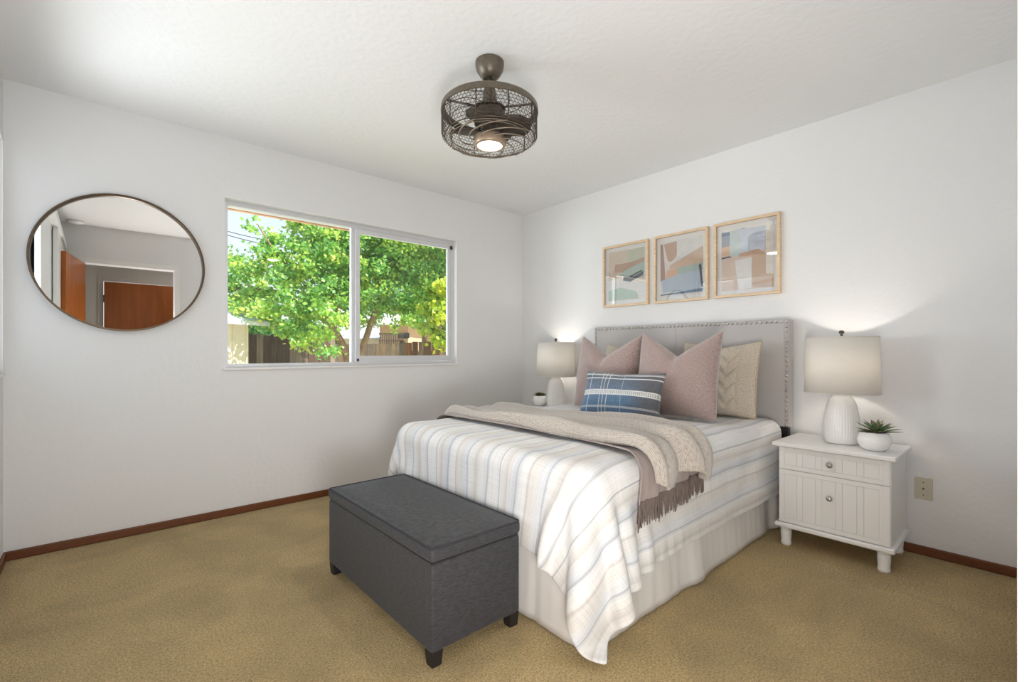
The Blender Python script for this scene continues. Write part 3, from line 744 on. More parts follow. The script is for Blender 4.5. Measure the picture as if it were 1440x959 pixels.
# ------------------------------------------------------------------ pillows
def pillow(name, w_, h_, d_, mats_, chop=0., n=44, pinch=.05, disp=None, power=.42, crease=0., lump=0, seed=1, seam=None):
    r_ = np.random.RandomState(seed); ph = r_.rand(6) * 6
    g = np.sin(np.linspace(-PI / 2, PI / 2, n)) * .72 + np.linspace(-1, 1, n) * .28
    U, V = np.meshgrid(g, g, indexing='ij')
    X = w_ / 2 * U * (1 - pinch * (1 - V ** 2)); Z = h_ / 2 * V * (1 - pinch * .8 * (1 - U ** 2))
    vv = np.clip((V + .25) / 1.25, 0, 1)
    dip = (np.sqrt((1 - np.minimum(1, np.abs(U - .02))) ** 2 + .0)) ** 1.15
    Z = Z - chop * dip * vv ** 1.5
    th = d_ / 2 * ((1 - U ** 2) * (1 - V ** 2)) ** power
    th = th * (1 + .25 * (chop / .1) * vv * (1 - vv) * 1.2)
    th = th * (1 - crease * np.exp(-(U / .16) ** 2) * vv ** 1.2) + .0
    wr = lump * (np.sin(U * 5 + ph[0] + 2 * V) * np.sin(V * 4 + ph[1]) + .5 * np.sin(U * 11 + ph[2] - 4 * V) * np.sin(V * 9 + ph[3]))
    th = th + wr * ((1 - U ** 2) * (1 - V ** 2)) ** .5
    F = th.copy(); B = th.copy()
    if disp is not None: F = F + disp(U, V) * ((1 - U ** 4) * (1 - V ** 4)) ** .5
    m = MB(); m.grid(np.stack([X, -F, Z], -1)); m.grid(np.stack([X, B, Z], -1)[::-1])
    o = m.build(name, mats_, None, smooth=True, merge=.0003, recalc=True)
    me = o.data; co = np.zeros(len(me.vertices) * 3); me.vertices.foreach_get('co', co); co = co.reshape(-1, 3)
    # uv from the flat layout
    uvl = me.uv_layers.new(name='UVMap'); li = np.zeros(len(me.loops), int); me.loops.foreach_get('vertex_index', li)
    uu = co[:, 0] / w_ + .5; z_ = co[:, 2].copy()
    lookup = {}
    A = np.stack([X, -F, Z], -1).reshape(-1, 3); Bq = np.stack([X, B, Z], -1).reshape(-1, 3); UV = np.stack([U / 2 + .5, V / 2 + .5], -1).reshape(-1, 2)
    for p, t in zip(np.r_[A, Bq], np.r_[UV, UV]): lookup[(round(p[0], 4), round(p[1], 4), round(p[2], 4))] = t
    vuv = np.array([lookup.get((round(c[0], 4), round(c[1], 4), round(c[2], 4)), (uu[i], c[2] / h_ + .5)) for i, c in enumerate(co)])
    uvl.data.foreach_set('uv', vuv[li].astype(np.float32).reshape(-1))
    zmin = co[:, 2].min(); co[:, 2] -= zmin; me.vertices.foreach_set('co', co.reshape(-1)); me.update()
    if seam:
        e = [(X[i, 0], 0, Z[i, 0] - zmin) for i in range(n)] + [(X[-1, j], 0, Z[-1, j] - zmin) for j in range(1, n)] + [(X[i, -1], 0, Z[i, -1] - zmin) for i in range(n - 2, -1, -1)] + [(X[0, j], 0, Z[0, j] - zmin) for j in range(n - 2, -1, -1)]
        MB().tube(e, seam[1], 6, cap=False).build('piping', seam[0], o, smooth=True)
    return o
def set_pillow(o, x, y, z, tilt, yaw=0, roll=0):
    o.rotation_mode = 'XYZ'
    o.matrix_world = Matrix.Translation((x, y, z)) @ Matrix.Rotation(R(-90 + yaw), 4, 'Z') @ Matrix.Rotation(R(-tilt), 4, 'X') @ Matrix.Rotation(R(roll), 4, 'Y')
def pink_material():
    m = mat('dusty_pink_chenille', srgb(188, 160, 152), .9, sheen=.6); b = m.node_tree.nodes['Principled BSDF']
    tc_ = N(m, 'ShaderNodeTexCoord')
    mp = N(m, 'ShaderNodeMapping', Scale=(260., 40., 1.)); L(m, tc_.outputs['UV'], mp.inputs[0]); t1 = N(m, 'ShaderNodeTexNoise', Scale=1., Detail=3.); L(m, mp.outputs[0], t1.inputs['Vector'])
    mp2 = N(m, 'ShaderNodeMapping', Scale=(40., 260., 1.)); L(m, tc_.outputs['UV'], mp2.inputs[0]); t2 = N(m, 'ShaderNodeTexNoise', Scale=1., Detail=3.); L(m, mp2.outputs[0], t2.inputs['Vector'])
    s_ = math_n(m, 'ADD', math_n(m, 'MULTIPLY', t1.outputs['Fac'], .5), math_n(m, 'MULTIPLY', t2.outputs['Fac'], .5))
    L(m, ramp(m, s_, [(.38, srgb(132, 112, 107)), (.62, srgb(180, 160, 155))]), b.inputs['Base Color'])
    bp = N(m, 'ShaderNodeBump', Strength=.5, Distance=.0015); L(m, s_, bp.inputs['Height']); L(m, bp.outputs[0], b.inputs['Normal'])
    return m
M_pink = pink_material()
def lumbar_material():
    m = mat('blue_stripe_cloth', srgb(90, 116, 140), .9, sheen=.3); b = m.node_tree.nodes['Principled BSDF']
    tc_ = N(m, 'ShaderNodeTexCoord'); sp_ = N(m, 'ShaderNodeSeparateXYZ'); L(m, tc_.outputs['UV'], sp_.inputs[0]); u, v = sp_.outputs[0], sp_.outputs[1]
    mp = N(m, 'ShaderNodeMapping', Scale=(5., 70., 1.)); L(m, tc_.outputs['UV'], mp.inputs[0]); t1 = N(m, 'ShaderNodeTexNoise', Scale=1., Detail=4.); L(m, mp.outputs[0], t1.inputs['Vector'])
    mp2 = N(m, 'ShaderNodeMapping', Scale=(110., 8., 1.)); L(m, tc_.outputs['UV'], mp2.inputs[0]); t2 = N(m, 'ShaderNodeTexNoise', Scale=1., Detail=4.); L(m, mp2.outputs[0], t2.inputs['Vector'])
    blue = ramp(m, v, [(0, srgb(66, 94, 122)), (.35, srgb(92, 122, 150)), (.6, srgb(98, 114, 134)), (1, srgb(78, 86, 98))])
    gry = srgb(92, 94, 100)
    base = mix(m, ramp(m, u, [(.60, (0, 0, 0, 1)), (.86, (1, 1, 1, 1))]), blue, gry)
    f = ramp(m, math_n(m, 'ADD', math_n(m, 'MULTIPLY', t1.outputs['Fac'], .5), math_n(m, 'MULTIPLY', t2.outputs['Fac'], .5)), [(.36, (.72, .74, .78, 1)), (.64, (1.25, 1.22, 1.2, 1))])
    base = mix(m, 1., base, f, 'MULTIPLY')
    K, Wt, Hf = (0, 0, 0, 1), (1, 1, 1, 1), (.45, .45, .45, 1)
    hz = ramp(m, v, [(0, K), (.13, K), (.14, Hf), (.17, Hf), (.18, K), (.40, K), (.41, Wt), (.425, Wt), (.43, Hf), (.50, Hf), (.505, Wt), (.52, Wt), (.53, K), (.79, K), (.795, Wt), (.815, Wt), (.82, K), (.885, K), (.89, Wt), (.905, Hf), (.93, Hf), (.935, K), (1, K)], 'CONSTANT')
    dots = math_n(m, 'GREATER_THAN', math_n(m, 'SINE', math_n(m, 'MULTIPLY', u, 260)), .0)
    vt = ramp(m, u, [(0, K), (.10, K), (.102, Wt), (.110, K), (.27, Wt), (.278, K), (.315, Wt), (.323, K), (.365, Wt), (.373, K), (.55, K), (.553, Hf), (.56, K), (1, K)], 'CONSTANT')
    wm = math_n(m, 'MAXIMUM', hz, math_n(m, 'MULTIPLY', vt, .85))
    wm = math_n(m, 'MULTIPLY', wm, ramp(m, t1.outputs['Fac'], [(.3, (.5, .5, .5, 1)), (.55, (.95, .95, .95, 1))]))
    band = math_n(m, 'MULTIPLY', math_n(m, 'MULTIPLY', math_n(m, 'GREATER_THAN', v, .43), math_n(m, 'LESS_THAN', v, .50)), math_n(m, 'MULTIPLY', dots, .45))
    wm = math_n(m, 'ADD', wm, band)
    L(m, mix(m, wm, base, srgb(226, 226, 222)), b.inputs['Base Color'])
    bp = N(m, 'ShaderNodeBump', Strength=.4, Distance=.0012); L(m, math_n(m, 'ADD', t1.outputs['Fac'], t2.outputs['Fac']), bp.inputs['Height']); L(m, bp.outputs[0], b.inputs['Normal'])
    return m
M_lumbar = lumbar_material()
def cable(U, V):
    # braided cable column in the middle, smaller rib columns at its sides
    h_ = np.zeros_like(U); c = np.abs(U - .36)
    k = c < .25
    ph = V * 2.6 - c / .25 * .75
    h_[k] = (.027 * np.abs(np.sin(PI * ph)) ** .8 * (1 - (c / .25) ** 6))[k]
    k2 = (c > .27) & (c < .32); h_[k2] = (.008 * np.abs(np.sin(V * 34)))[k2]
    k3 = c >= .34; h_[k3] = (.0035 * np.sin(U * 62) * np.sin(V * 62))[k3]
    return h_
M_cknit = knit_material('cream_cable_knit', srgb(214, 204, 188), srgb(150, 134, 112), 34)
M_kseam = mat('knit_seam', srgb(190, 172, 146), .95)
TOPZ = .662
G1 = 'pillows propped against the headboard'
o = pillow('knit_pillow', .49, .47, .17, M_cknit, chop=.035, n=110, pinch=.05, disp=cable, seam=(M_kseam, .005), seed=3); set_pillow(o, -.30, -2.11, TOPZ, 13, 2)
tag(o, 'cream cable knit pillow beside the nearer lamp, behind the taller pink pillow', 'pillow', G1)
o = pillow('knit_pillow', .49, .46, .17, M_cknit, chop=.05, n=90, pinch=.05, disp=cable, seam=(M_kseam, .005), seed=5); set_pillow(o, -.30, -1.43, TOPZ, 13, -4)
tag(o, 'cream cable knit pillow mostly hidden behind the pink pillow nearest the window', 'pillow', G1)
o = pillow('pink_pillow', .52, .53, .21, M_pink, chop=.15, pinch=.055, crease=.35, lump=.004, seed=7); set_pillow(o, -.63, -2.01, TOPZ, 11, 3)
tag(o, 'dusty pink chopped-top pillow leaning on the cream knit pillow by the nearer lamp', 'pillow', G1)
o = pillow('pink_pillow', .52, .52, .21, M_pink, chop=.15, pinch=.055, crease=.35, lump=.004, seed=9); set_pillow(o, -.60, -1.46, TOPZ, 11, -2)
tag(o, 'dusty pink pillow with a chopped top behind the blue lumbar pillow, nearest the window', 'pillow', G1)
o = pillow('lumbar_pillow', .515, .295, .15, M_lumbar, chop=.012, pinch=.06, lump=.003, seed=4); set_pillow(o, -.90, -1.80, TOPZ, 24, 12)
tag(o, 'small blue and grey striped lumbar pillow in front of the pink pillows', 'pillow', G1)

# ------------------------------------------------------------------ storage ottoman
ot = thing('storage_ottoman', 'charcoal linen storage ottoman with lift-up lid at the foot of the bed', 'ottoman', (-2.196, -1.672, 0))
ohx, ohy = .200, .462
MB().box((-ohx, -ohy, .052), (ohx, ohy, .352)).build('ottoman_body', M_linen, ot, bevel=.012, seg=3)
m = MB(); n1, n2 = 15, 25
lid = MB().box((-ohx - .003, -ohy - .003, .356), (ohx + .003, ohy + .003, .405)).build('lid', M_linen, ot, bevel=.014, seg=4)
P = []
for i in range(n1):
    row = []
    for j in range(n2):
        u, v = i / (n1 - 1) * 2 - 1, j / (n2 - 1) * 2 - 1
        row.append((u * (ohx - .006), v * (ohy - .006), .400 + .016 * ((1 - u ** 4) * (1 - v ** 6)) ** .6))
    P.append(row)
MB().grid(np.array(P)).build('lid_cushion', M_linen, lid, smooth=True)
rc = .012; X_, Y_ = ohx - .001, ohy - .001; P = []
for cx_, cy_, a0 in ((X_ - rc, Y_ - rc, 0), (-X_ + rc, Y_ - rc, 90), (-X_ + rc, -Y_ + rc, 180), (X_ - rc, -Y_ + rc, 270)):
    for k in range(5): a = R(a0 + 90 * k / 4); P.append((cx_ + rc * math.cos(a), cy_ + rc * math.sin(a), .4035))
P.append(P[0]); MB().tube(P, .0035, 6, cap=False).build('piping', M_piping, lid, smooth=True)
MB().box((-ohx + .006, -ohy + .006, .350), (ohx - .006, ohy - .006, .358)).build('lid_gap', M_dark, ot)
for sx_ in (-1, 1):
    for sy_ in (-1, 1):
        m = MB(); m.add([(sx_ * a + ox_, sy_ * b + oy_, z) for z, k in ((0, .019), (.054, .023)) for a, b in ((ohx - .026, ohy - .026),) for ox_, oy_ in ((-k, -k), (k, -k), (k, k), (-k, k))],
                [(3, 2, 1, 0), (4, 5, 6, 7), (0, 1, 5, 4), (1, 2, 6, 5), (2, 3, 7, 6), (3, 0, 4, 7)])
        m.build('leg', M_dark, ot, bevel=.002)

# ------------------------------------------------------------------ nightstands
def make_nightstand():
    o = thing('nightstand', 'x', 'nightstand', (-.228, -2.765, 0), (0, 0, R(-90)))
    MB().box((-.244, -.172, .122), (.244, .20, .543)).build('cabinet_body', M_white, o, bevel=.002)
    MB().box((-.268, -.212, .543), (.268, .212, .565)).build('top', M_white, o, bevel=.006, seg=3)
    MB().box((-.262, -.198, .100), (.262, .208, .126)).build('base_moulding', M_white, o, bevel=.010, seg=3)
    def front(name, z0, z1):
        d = MB().box((-.241, -.180, z0), (.241, -.171, z1)).build(name, M_white, o, bevel=.0015)
        m = MB(); x0, x1 = -.241, .241
        m.box((x0, -.1845, z0), (x0 + .026, -.179, z1)).box((x1 - .026, -.1845, z0), (x1, -.179, z1)).box((x0 + .026, -.1845, z0), (x1 - .026, -.179, z0 + .022)).box((x0 + .026, -.1845, z1 - .022), (x1 - .026, -.179, z1))
        x = -.2135; k = 0
        for k in range(9):
            w_ = .0600 if k % 2 == 0 else .0285
            m.box((x + .0012, -.1832, z0 + .0235), (x + w_ - .0012, -.179, z1 - .0235)); x += w_
        m.build('beadboard_panel', M_white, d, bevel=.0012, seg=2)
        kb = MB().lathe([(.008, 0), (.006, .004), (.006, .010), (.012, .015), (.0145, .020), (.013, .025), (.006, .029), (.0005, .030)], 24).build('knob', M_nickel, d, smooth=True)
        kb.location = (0, -.1845, (z0 + z1) / 2 + (0 if name == 'drawer' else .035)); kb.rotation_euler = (R(90), 0, 0)
    front('drawer', .421, .538); front('cabinet_door', .130, .417)
    for sx_ in (-1, 1):
        for yy in (-.157, .170):
            l = MB().lathe([(.0215, 0), (.024, .004), (.0265, .012), (.0255, .017), (.0235, .020), (.026, .05), (.0275, .075), (.0255, .084), (.0285, .088), (.0285, .10)], 28).build('leg', M_white, o, smooth=True, angle=45)
            l.location = (sx_ * .214, yy, 0)
    return o
ns = make_nightstand(); ns['label'] = 'white nightstand with drawer and beadboard door beside the wall outlet'; ns['group'] = 'white nightstands flanking the bed'
ns2 = copy_tree(ns); ns2.location = (-.228, -.655, 0); ns2['label'] = 'white nightstand on the far side of the bed, only its top showing'

# ------------------------------------------------------------------ table lamps
def make_lamp():
    o = thing('table_lamp', 'x', 'table lamp')
    prof = [(.060, 0), (.072, .002), (.0765, .010), (.0815, .030), (.0845, .06), (.0845, .09), (.0815, .125), (.0775, .16), (.0725, .19), (.065, .217), (.054, .240), (.0430, .252), (.041, .256), (.041, .272), (.036, .275), (.01, .276)]
    fine = []
    for (r0, z0), (r1, z1) in zip(prof[:-1], prof[1:]):
        k = max(1, int((z1 - z0) / .006))
        for i in range(k): fine.append((r0 + (r1 - r0) * i / k, z0 + (z1 - z0) * i / k))
    fine.append(prof[-1])
    rib = lambda a, z: 1 - (.016 * (.5 + .5 * math.cos(40 * a)) ** 3 if .035 < z < .195 else 0)
    MB().lathe(fine, 240, rib=rib).build('lamp_base', M_ceramic, o, smooth=True)
    MB().tube([(0, 0, .27), (0, 0, .345)], .012, 16).build('socket', M_nickel, o, smooth=True)
    MB().lathe([(.0001, .34), (.02, .345), (.03, .375), (.03, .40), (.018, .43), (.0001, .437)], 24, cap=False).build('light_bulb', M_bulb, o, smooth=True)
    m = MB()
    for s in (-1, 1): m.tube([(s * .02, 0, .32), (s * .07, 0, .40), (s * .06, 0, .52), (s * .012, 0, .562), (0, 0, .566)], .002, 6)
    for k in range(3): a = 2 * PI * k / 3; m.tube([(0, 0, .566), (.163 * math.cos(a), .163 * math.sin(a), .570)], .002, 6)
    m.build('harp', M_nickel, o, smooth=True)
    sh = MB().lathe([(.1715, .272), (.1640, .575)], 96, cap=False).build('lamp_shade', M_shade, o, smooth=True, solid=(.0016, 0))
    for r_, z in ((.1718, .274), (.1643, .573)): 
        m = MB(); circ(m, r_, z, .0024, 96, 6); m.build('shade_trim', M_shade, sh, smooth=True)
    MB().lathe([(.004, .566), (.004, .580), (.007, .584), (.005, .590), (.012, .596), (.013, .603), (.010, .609), (.001, .612)], 20).build('finial', M_dbronze, o, smooth=True)
    l = bpy.data.lights.new('lamp_bulb_light', 'POINT'); l.energy = 4.8; l.color = (1, .90, .78); l.shadow_soft_size = .03
    lo = bpy.data.objects.new('lamp_bulb_light', l); COL.objects.link(lo); lo.parent = o; lo.location = (0, 0, .43)
    return o
lp = make_lamp(); lp.location = (-.205, -2.765, .565); lp['label'] = 'white ceramic table lamp with linen drum shade beside the larger succulent'; lp['group'] = 'matching table lamps'
lp2 = copy_tree(lp); lp2.location = (-.155, -.605, .565); lp2['label'] = 'white ceramic table lamp with drum shade in the far corner behind the bed'

# ------------------------------------------------------------------ potted succulents
M_agave = mat('agave_leaf', srgb(96, 118, 78), .5, var=(60, .3)); M_tip = mat('pink_leaf_tip', srgb(150, 104, 96), .55); M_jade = mat('jade_leaf', srgb(88, 96, 62), .5, var=(80, .3)); M_purple = mat('purple_leaf', srgb(62, 44, 70), .55, var=(90, .3))
def rosette(c, n_, ln, wd, e0, e1, seed, mats_, name, parent):
    r_ = random.Random(seed); m = MB()
    for k in range(n_):
        t = k / n_; a = k * 2.39996 + r_.uniform(-.2, .2); el = e0 + (e1 - e0) * t + r_.uniform(-.08, .08); l_ = ln * (1 - .35 * t) * r_.uniform(.85, 1.1)
        d = Vector((math.cos(a) * math.cos(el), math.sin(a) * math.cos(el), math.sin(el))); sd = Vector((-math.sin(a), math.cos(a), 0)); up = sd.cross(d) * -1
        base = len(m.v); K = 7
        for i in range(K):
            q = i / (K - 1); cpt = Vector(c) + d * l_ * q + Vector((0, 0, 1)) * (-.12 * l_ * q * q) ; ww = wd * (math.sin(PI * (q * .80 + .16)) if i < K - 1 else .04) * .5
            m.v += [tuple(cpt - sd * ww + up * ww * .35), tuple(cpt - up * ww * .25), tuple(cpt + sd * ww + up * ww * .35), tuple(cpt + up * ww * .12)]
        for i in range(K - 1):
            for j in range(4):
                a_ = base + i * 4 + j; b_ = base + i * 4 + (j + 1) % 4
                m.f.append((a_, b_, b_ + 4, a_ + 4)); m.m.append(1 if (i >= K - 2 and len(mats_) > 1) else 0)
        m.f.append(tuple(base + (K - 1) * 4 + j for j in range(4))); m.m.append(0)
    return m.build(name, mats_, parent, smooth=True)
def make_pot(big):
    o = thing('potted_succulent', 'x', 'potted plant')
    MB().lathe([(.036, 0), (.044, .002), (.058, .014), (.0685, .036), (.0705, .052), (.067, .070), (.058, .086), (.052, .092), (.050, .0915), (.0495, .088), (.054, .078), (.05, .07)], 64, cap=False).build('pot', M_gloss, o, smooth=True)
    MB().lathe([(.0001, .0), (.036, 0.0005)], 48, cap=False).build('pot_base', M_gloss, o)
    MB().lathe([(.0001, .083), (.03, .083), (.0515, .080)], 32, cap=False).build('soil', M_soil, o, smooth=True)
    if big:
        rosette((.012, .004, .084), 26, .118, .020, .22, 1.25, 3, [M_agave, M_tip], 'spiky_succulent', o)
        rosette((-.040, -.010, .088), 16, .036, .020, .1, 1.2, 5, [M_jade, M_tip], 'green_succulent', o)
        rosette((-.010, -.036, .086), 10, .026, .015, .2, 1.3, 9, [M_jade, M_tip], 'green_succulent', o)
        rosette((.020, -.034, .083), 16, .026, .014, .1, 1.3, 6, [M_purple], 'purple_succulent', o)
        rosette((.042, -.012, .083), 14, .022, .012, .1, 1.3, 8, [M_purple], 'purple_succulent', o)
    else:
        rosette((-.014, 0, .086), 22, .066, .016, .4, 1.35, 13, [M_jade, M_tip], 'spiky_succulent', o)
        rosette((.020, -.012, .086), 18, .058, .015, .2, 1.3, 15, [M_agave], 'spiky_succulent', o)
        rosette((.0, .026, .086), 16, .052, .015, .2, 1.3, 17, [M_agave], 'spiky_succulent', o)
    return o
p = make_pot(True); p.location = (-.300, -2.925, .565); p.rotation_euler = (0, 0, R(-60)); tag(p, 'round white pot of spiky green and purple succulents on the nightstand near the outlet', 'potted plant', 'potted succulents')
p = make_pot(False); p.location = (-.205, -.455, .565); tag(p, 'small round white pot of low dark succulents on the far nightstand', 'potted plant', 'potted succulents')

# ------------------------------------------------------------------ wall plate
wp = MB().box((-.006, -3.113, .289), (0, -3.040, .403)).build('wall_plate', M_plate, bevel=.0025); tag(wp, 'beige phone wall plate low on the white wall right of the nightstand', 'wall plate')
for z, r_ in ((.379, .0032), (.346, .0055), (.313, .0032)):
    c = MB().lathe([(r_, 0), (r_, .001), (r_ * .5, .002)], 14).build('plate_screw' if r_ < .005 else 'phone_jack', M_screw, wp); c.location = (-.006, -3.0765, z); c.rotation_euler = (0, R(-90), 0)

# ------------------------------------------------------------------ outside the window
GZ = -.35
gd = MB().box((-40, .2, GZ - .2), (60, 70, GZ)).build('yard_ground', mat('dry_lawn', srgb(190, 184, 150), .95, var=(3, .2))); struct(gd, 'sunlit back yard ground')
struct(MB().box((XL - .6, T, 2.215), (1.2, .72, 2.26)).box((XL - .6, .70, 2.165), (1.2, .735, 2.30)).build('trim_4', mat('eave_wood', srgb(178, 140, 104), .6, var=(8, .2))), 'tan painted wood eave above the window')
struct(MB().box((XL - 1.2, YN - 3.0, 2.56), (1.2, .76, 2.62)).build('roof', mat('roof_shingle', srgb(120, 110, 100), .9)))
struct(MB().box((XL - .2 - T, T, -.35), (T, T + .02, WZ0 - .02)).build('wall_exterior', mat('stucco', srgb(206, 196, 172), .9)))
def P2(px, d): p = ray_point(px, HOR, d); return Vector((p.x, p.y, 0))
def plank_mat(name, col, a=.3): return mat(name, srgb(*col), .9, var=(5, a), stretch=(5, 5, .5), bump=(40, .4, .004))
def fence(label, a, b, top, mats_, w_=.14, gap=.012, seed=1, jag=.015, rail=True):
    d = (b - a); Lf = d.length; d.normalize(); nrm = Vector((-d.y, d.x, 0))
    o = thing('wood_fence', label, 'fence', (a.x, a.y, GZ), (0, 0, math.atan2(d.y, d.x)))
    r_ = random.Random(seed); m = MB(); x = 0
    while x < Lf:
        h_ = top - GZ + r_.uniform(-jag, jag); ww = w_ * r_.uniform(.85, 1.1); th = .02 + r_.uniform(-.004, .004)
        m.box((x, -th, 0), (x + ww, 0, h_), r_.randrange(len(mats_))); x += ww + gap * r_.uniform(.3, 1.8)
    m.build('fence_boards', mats_, o)
    m = MB()
    for z in (.35, top - GZ - .30): m.box((0, 0, z), (Lf, .04, z + .09))
    m.build('fence_rails', mats_[0], o)
    k = 0
    while k * 2.4 < Lf:
        MB().box((k * 2.4, .0, 0), (k * 2.4 + .09, .09, top - GZ + .02)).build('fence_post', mats_[0], o); k += 1
    return o
FB = [plank_mat('weathered_brown_board', (112, 88, 74)), plank_mat('weathered_grey_board', (134, 116, 104)), plank_mat('dark_weathered_board', (84, 66, 56))]
FT = [plank_mat('tan_board', (178, 148, 122)), plank_mat('grey_tan_board', (160, 140, 124)), plank_mat('pinkish_board', (170, 136, 116))]
fence('dark weathered board fence behind the tree, left of the trunk', P2(350, 9.2), P2(470, 11.0), 1.40, FB, seed=3, jag=.03, gap=.008)
fence('sunlit tan board fence behind the trunks', P2(446, 13.0), P2(568, 13.0), 1.26, FT, seed=5)
fence('reddish brown board fence at the right of the window view', P2(562, 10.5), P2(680, 10.0), 1.27, [FB[0], plank_mat('reddish_board', (142, 102, 82)), FB[1]], seed=8, jag=.03)
# low lattice on the tan fence
lt = thing('lattice_panel', 'weathered lattice panel rising above the tan fence', 'lattice', P2(534, 13.1) + Vector((0, 0, 1.24)), (0, 0, math.atan2((P2(568, 13.1) - P2(534, 13.1)).y, (P2(568, 13.1) - P2(534, 13.1)).x)))
m = MB()
for k in range(11): m.box((k * .062, -.01, -.05), (k * .062 + .028, .01, .30))
m.box((-.02, -.015, .28), (.68, .015, .33)).box((-.02, -.015, .1), (.68, .015, .13)); m.build('lattice_slats', FB[1], lt)
# neighbour's shed at the left with vertical battens and a pale low roof
sh_a, sh_b = P2(268, 6.6), P2(348, 7.6); d = (sh_b - sh_a).normalized(); Ls = (sh_b - sh_a).length
sh = thing('garden_shed', 'cream board-and-batten shed with pale roof at the left of the window view', 'shed', (sh_a.x, sh_a.y, GZ), (0, 0, math.atan2(d.y, d.x)))
hs = 1.49 - GZ; M_cream = mat('cream_siding', srgb(216, 206, 184), .8, var=(10, .05))
MB().box((0, 0, 0), (Ls, 3.0, hs)).build('shed_wall', M_cream, sh)
m = MB()
for k in range(6): x = Ls - .02 - k * .27; m.box((x - .02, -.018, 0), (x + .02, 0, hs))
m.build('battens', M_cream, sh)
m = MB().add([(-.2, -.25, hs - .02), (Ls + .2, -.25, hs - .02), (Ls + .2, 2.6, hs + .95), (-.2, 2.6, hs + .95), (-.2, -.25, hs + .05), (Ls + .2, -.25, hs + .05), (Ls + .2, 2.6, hs + 1.02), (-.2, 2.6, hs + 1.02)],
             [(0, 3, 2, 1), (4, 5, 6, 7), (0, 1, 5, 4), (1, 2, 6, 5), (2, 3, 7, 6), (3, 0, 4, 7)])
m.build('shed_roof', mat('pale_roofing', srgb(206, 208, 214), .7, var=(2, .15), stretch=(1, 8, 8)), sh)
# far neighbour houses glimpsed between leaves
def house(label, px0, px1, dpt, z1, roofz, wall_m, roof_m, win=None):
    a, b = P2(px0, dpt), P2(px1, dpt); d = (b - a); Lh = d.length; d.normalize()
    o = thing('neighbour_house', label, 'house', (a.x, a.y, GZ), (0, 0, math.atan2(d.y, d.x)))
    MB().box((0, 0, 0), (Lh, 5, z1 - GZ)).build('house_wall', wall_m, o)
    h0, h1 = z1 - GZ, roofz - GZ
    MB().add([(-.4, -.5, h0 - .04), (Lh + .4, -.5, h0 - .04), (Lh + .4, 5.5, h0 - .04), (-.4, 5.5, h0 - .04), (-.4, 2.5, h1), (Lh + .4, 2.5, h1)],
             [(0, 3, 2, 1), (0, 1, 5, 4), (2, 3, 4, 5), (0, 4, 3), (1, 2, 5)]).build('house_roof', roof_m, o)
    if win:
        w_ = MB().box((win[0], -.04, win[2] - GZ), (win[1], .0, win[3] - GZ)).build('house_window', mat('dark_window', (.03, .035, .045, 1), .1), o)
    return o
M_proof = mat('white_roof', srgb(214, 214, 216), .7)
house('tan house with pale roof glimpsed over the tan fence', 534, 574, 18, 2.10, 2.75, mat('tan_stucco', srgb(196, 160, 130), .9), M_proof, (.72, 1.15, 1.55, 1.75))
house('low cream house wall behind the tree trunks', 440, 533, 20, 1.62, 1.75, mat('cream_stucco', srgb(236, 222, 206), .9), M_proof)
# overhead cables
for za, zb, lab in ((322.5, 334, 'upper thin overhead cable across the sky at the left of the window'), (327.5, 341.5, 'lower thin overhead cable across the sky at the left of the window')):
    a, b = ray_point(296, za - 4, 16), ray_point(440, zb + 12, 21)
    pts_ = [a + (b - a) * (i / 12) - Vector((0, 0, .12 * 4 * (i / 12) * (1 - i / 12))) for i in range(13)]
    tag(MB().tube(pts_, .014, 6).build('overhead_cable', M_black, smooth=True), lab, 'cable')

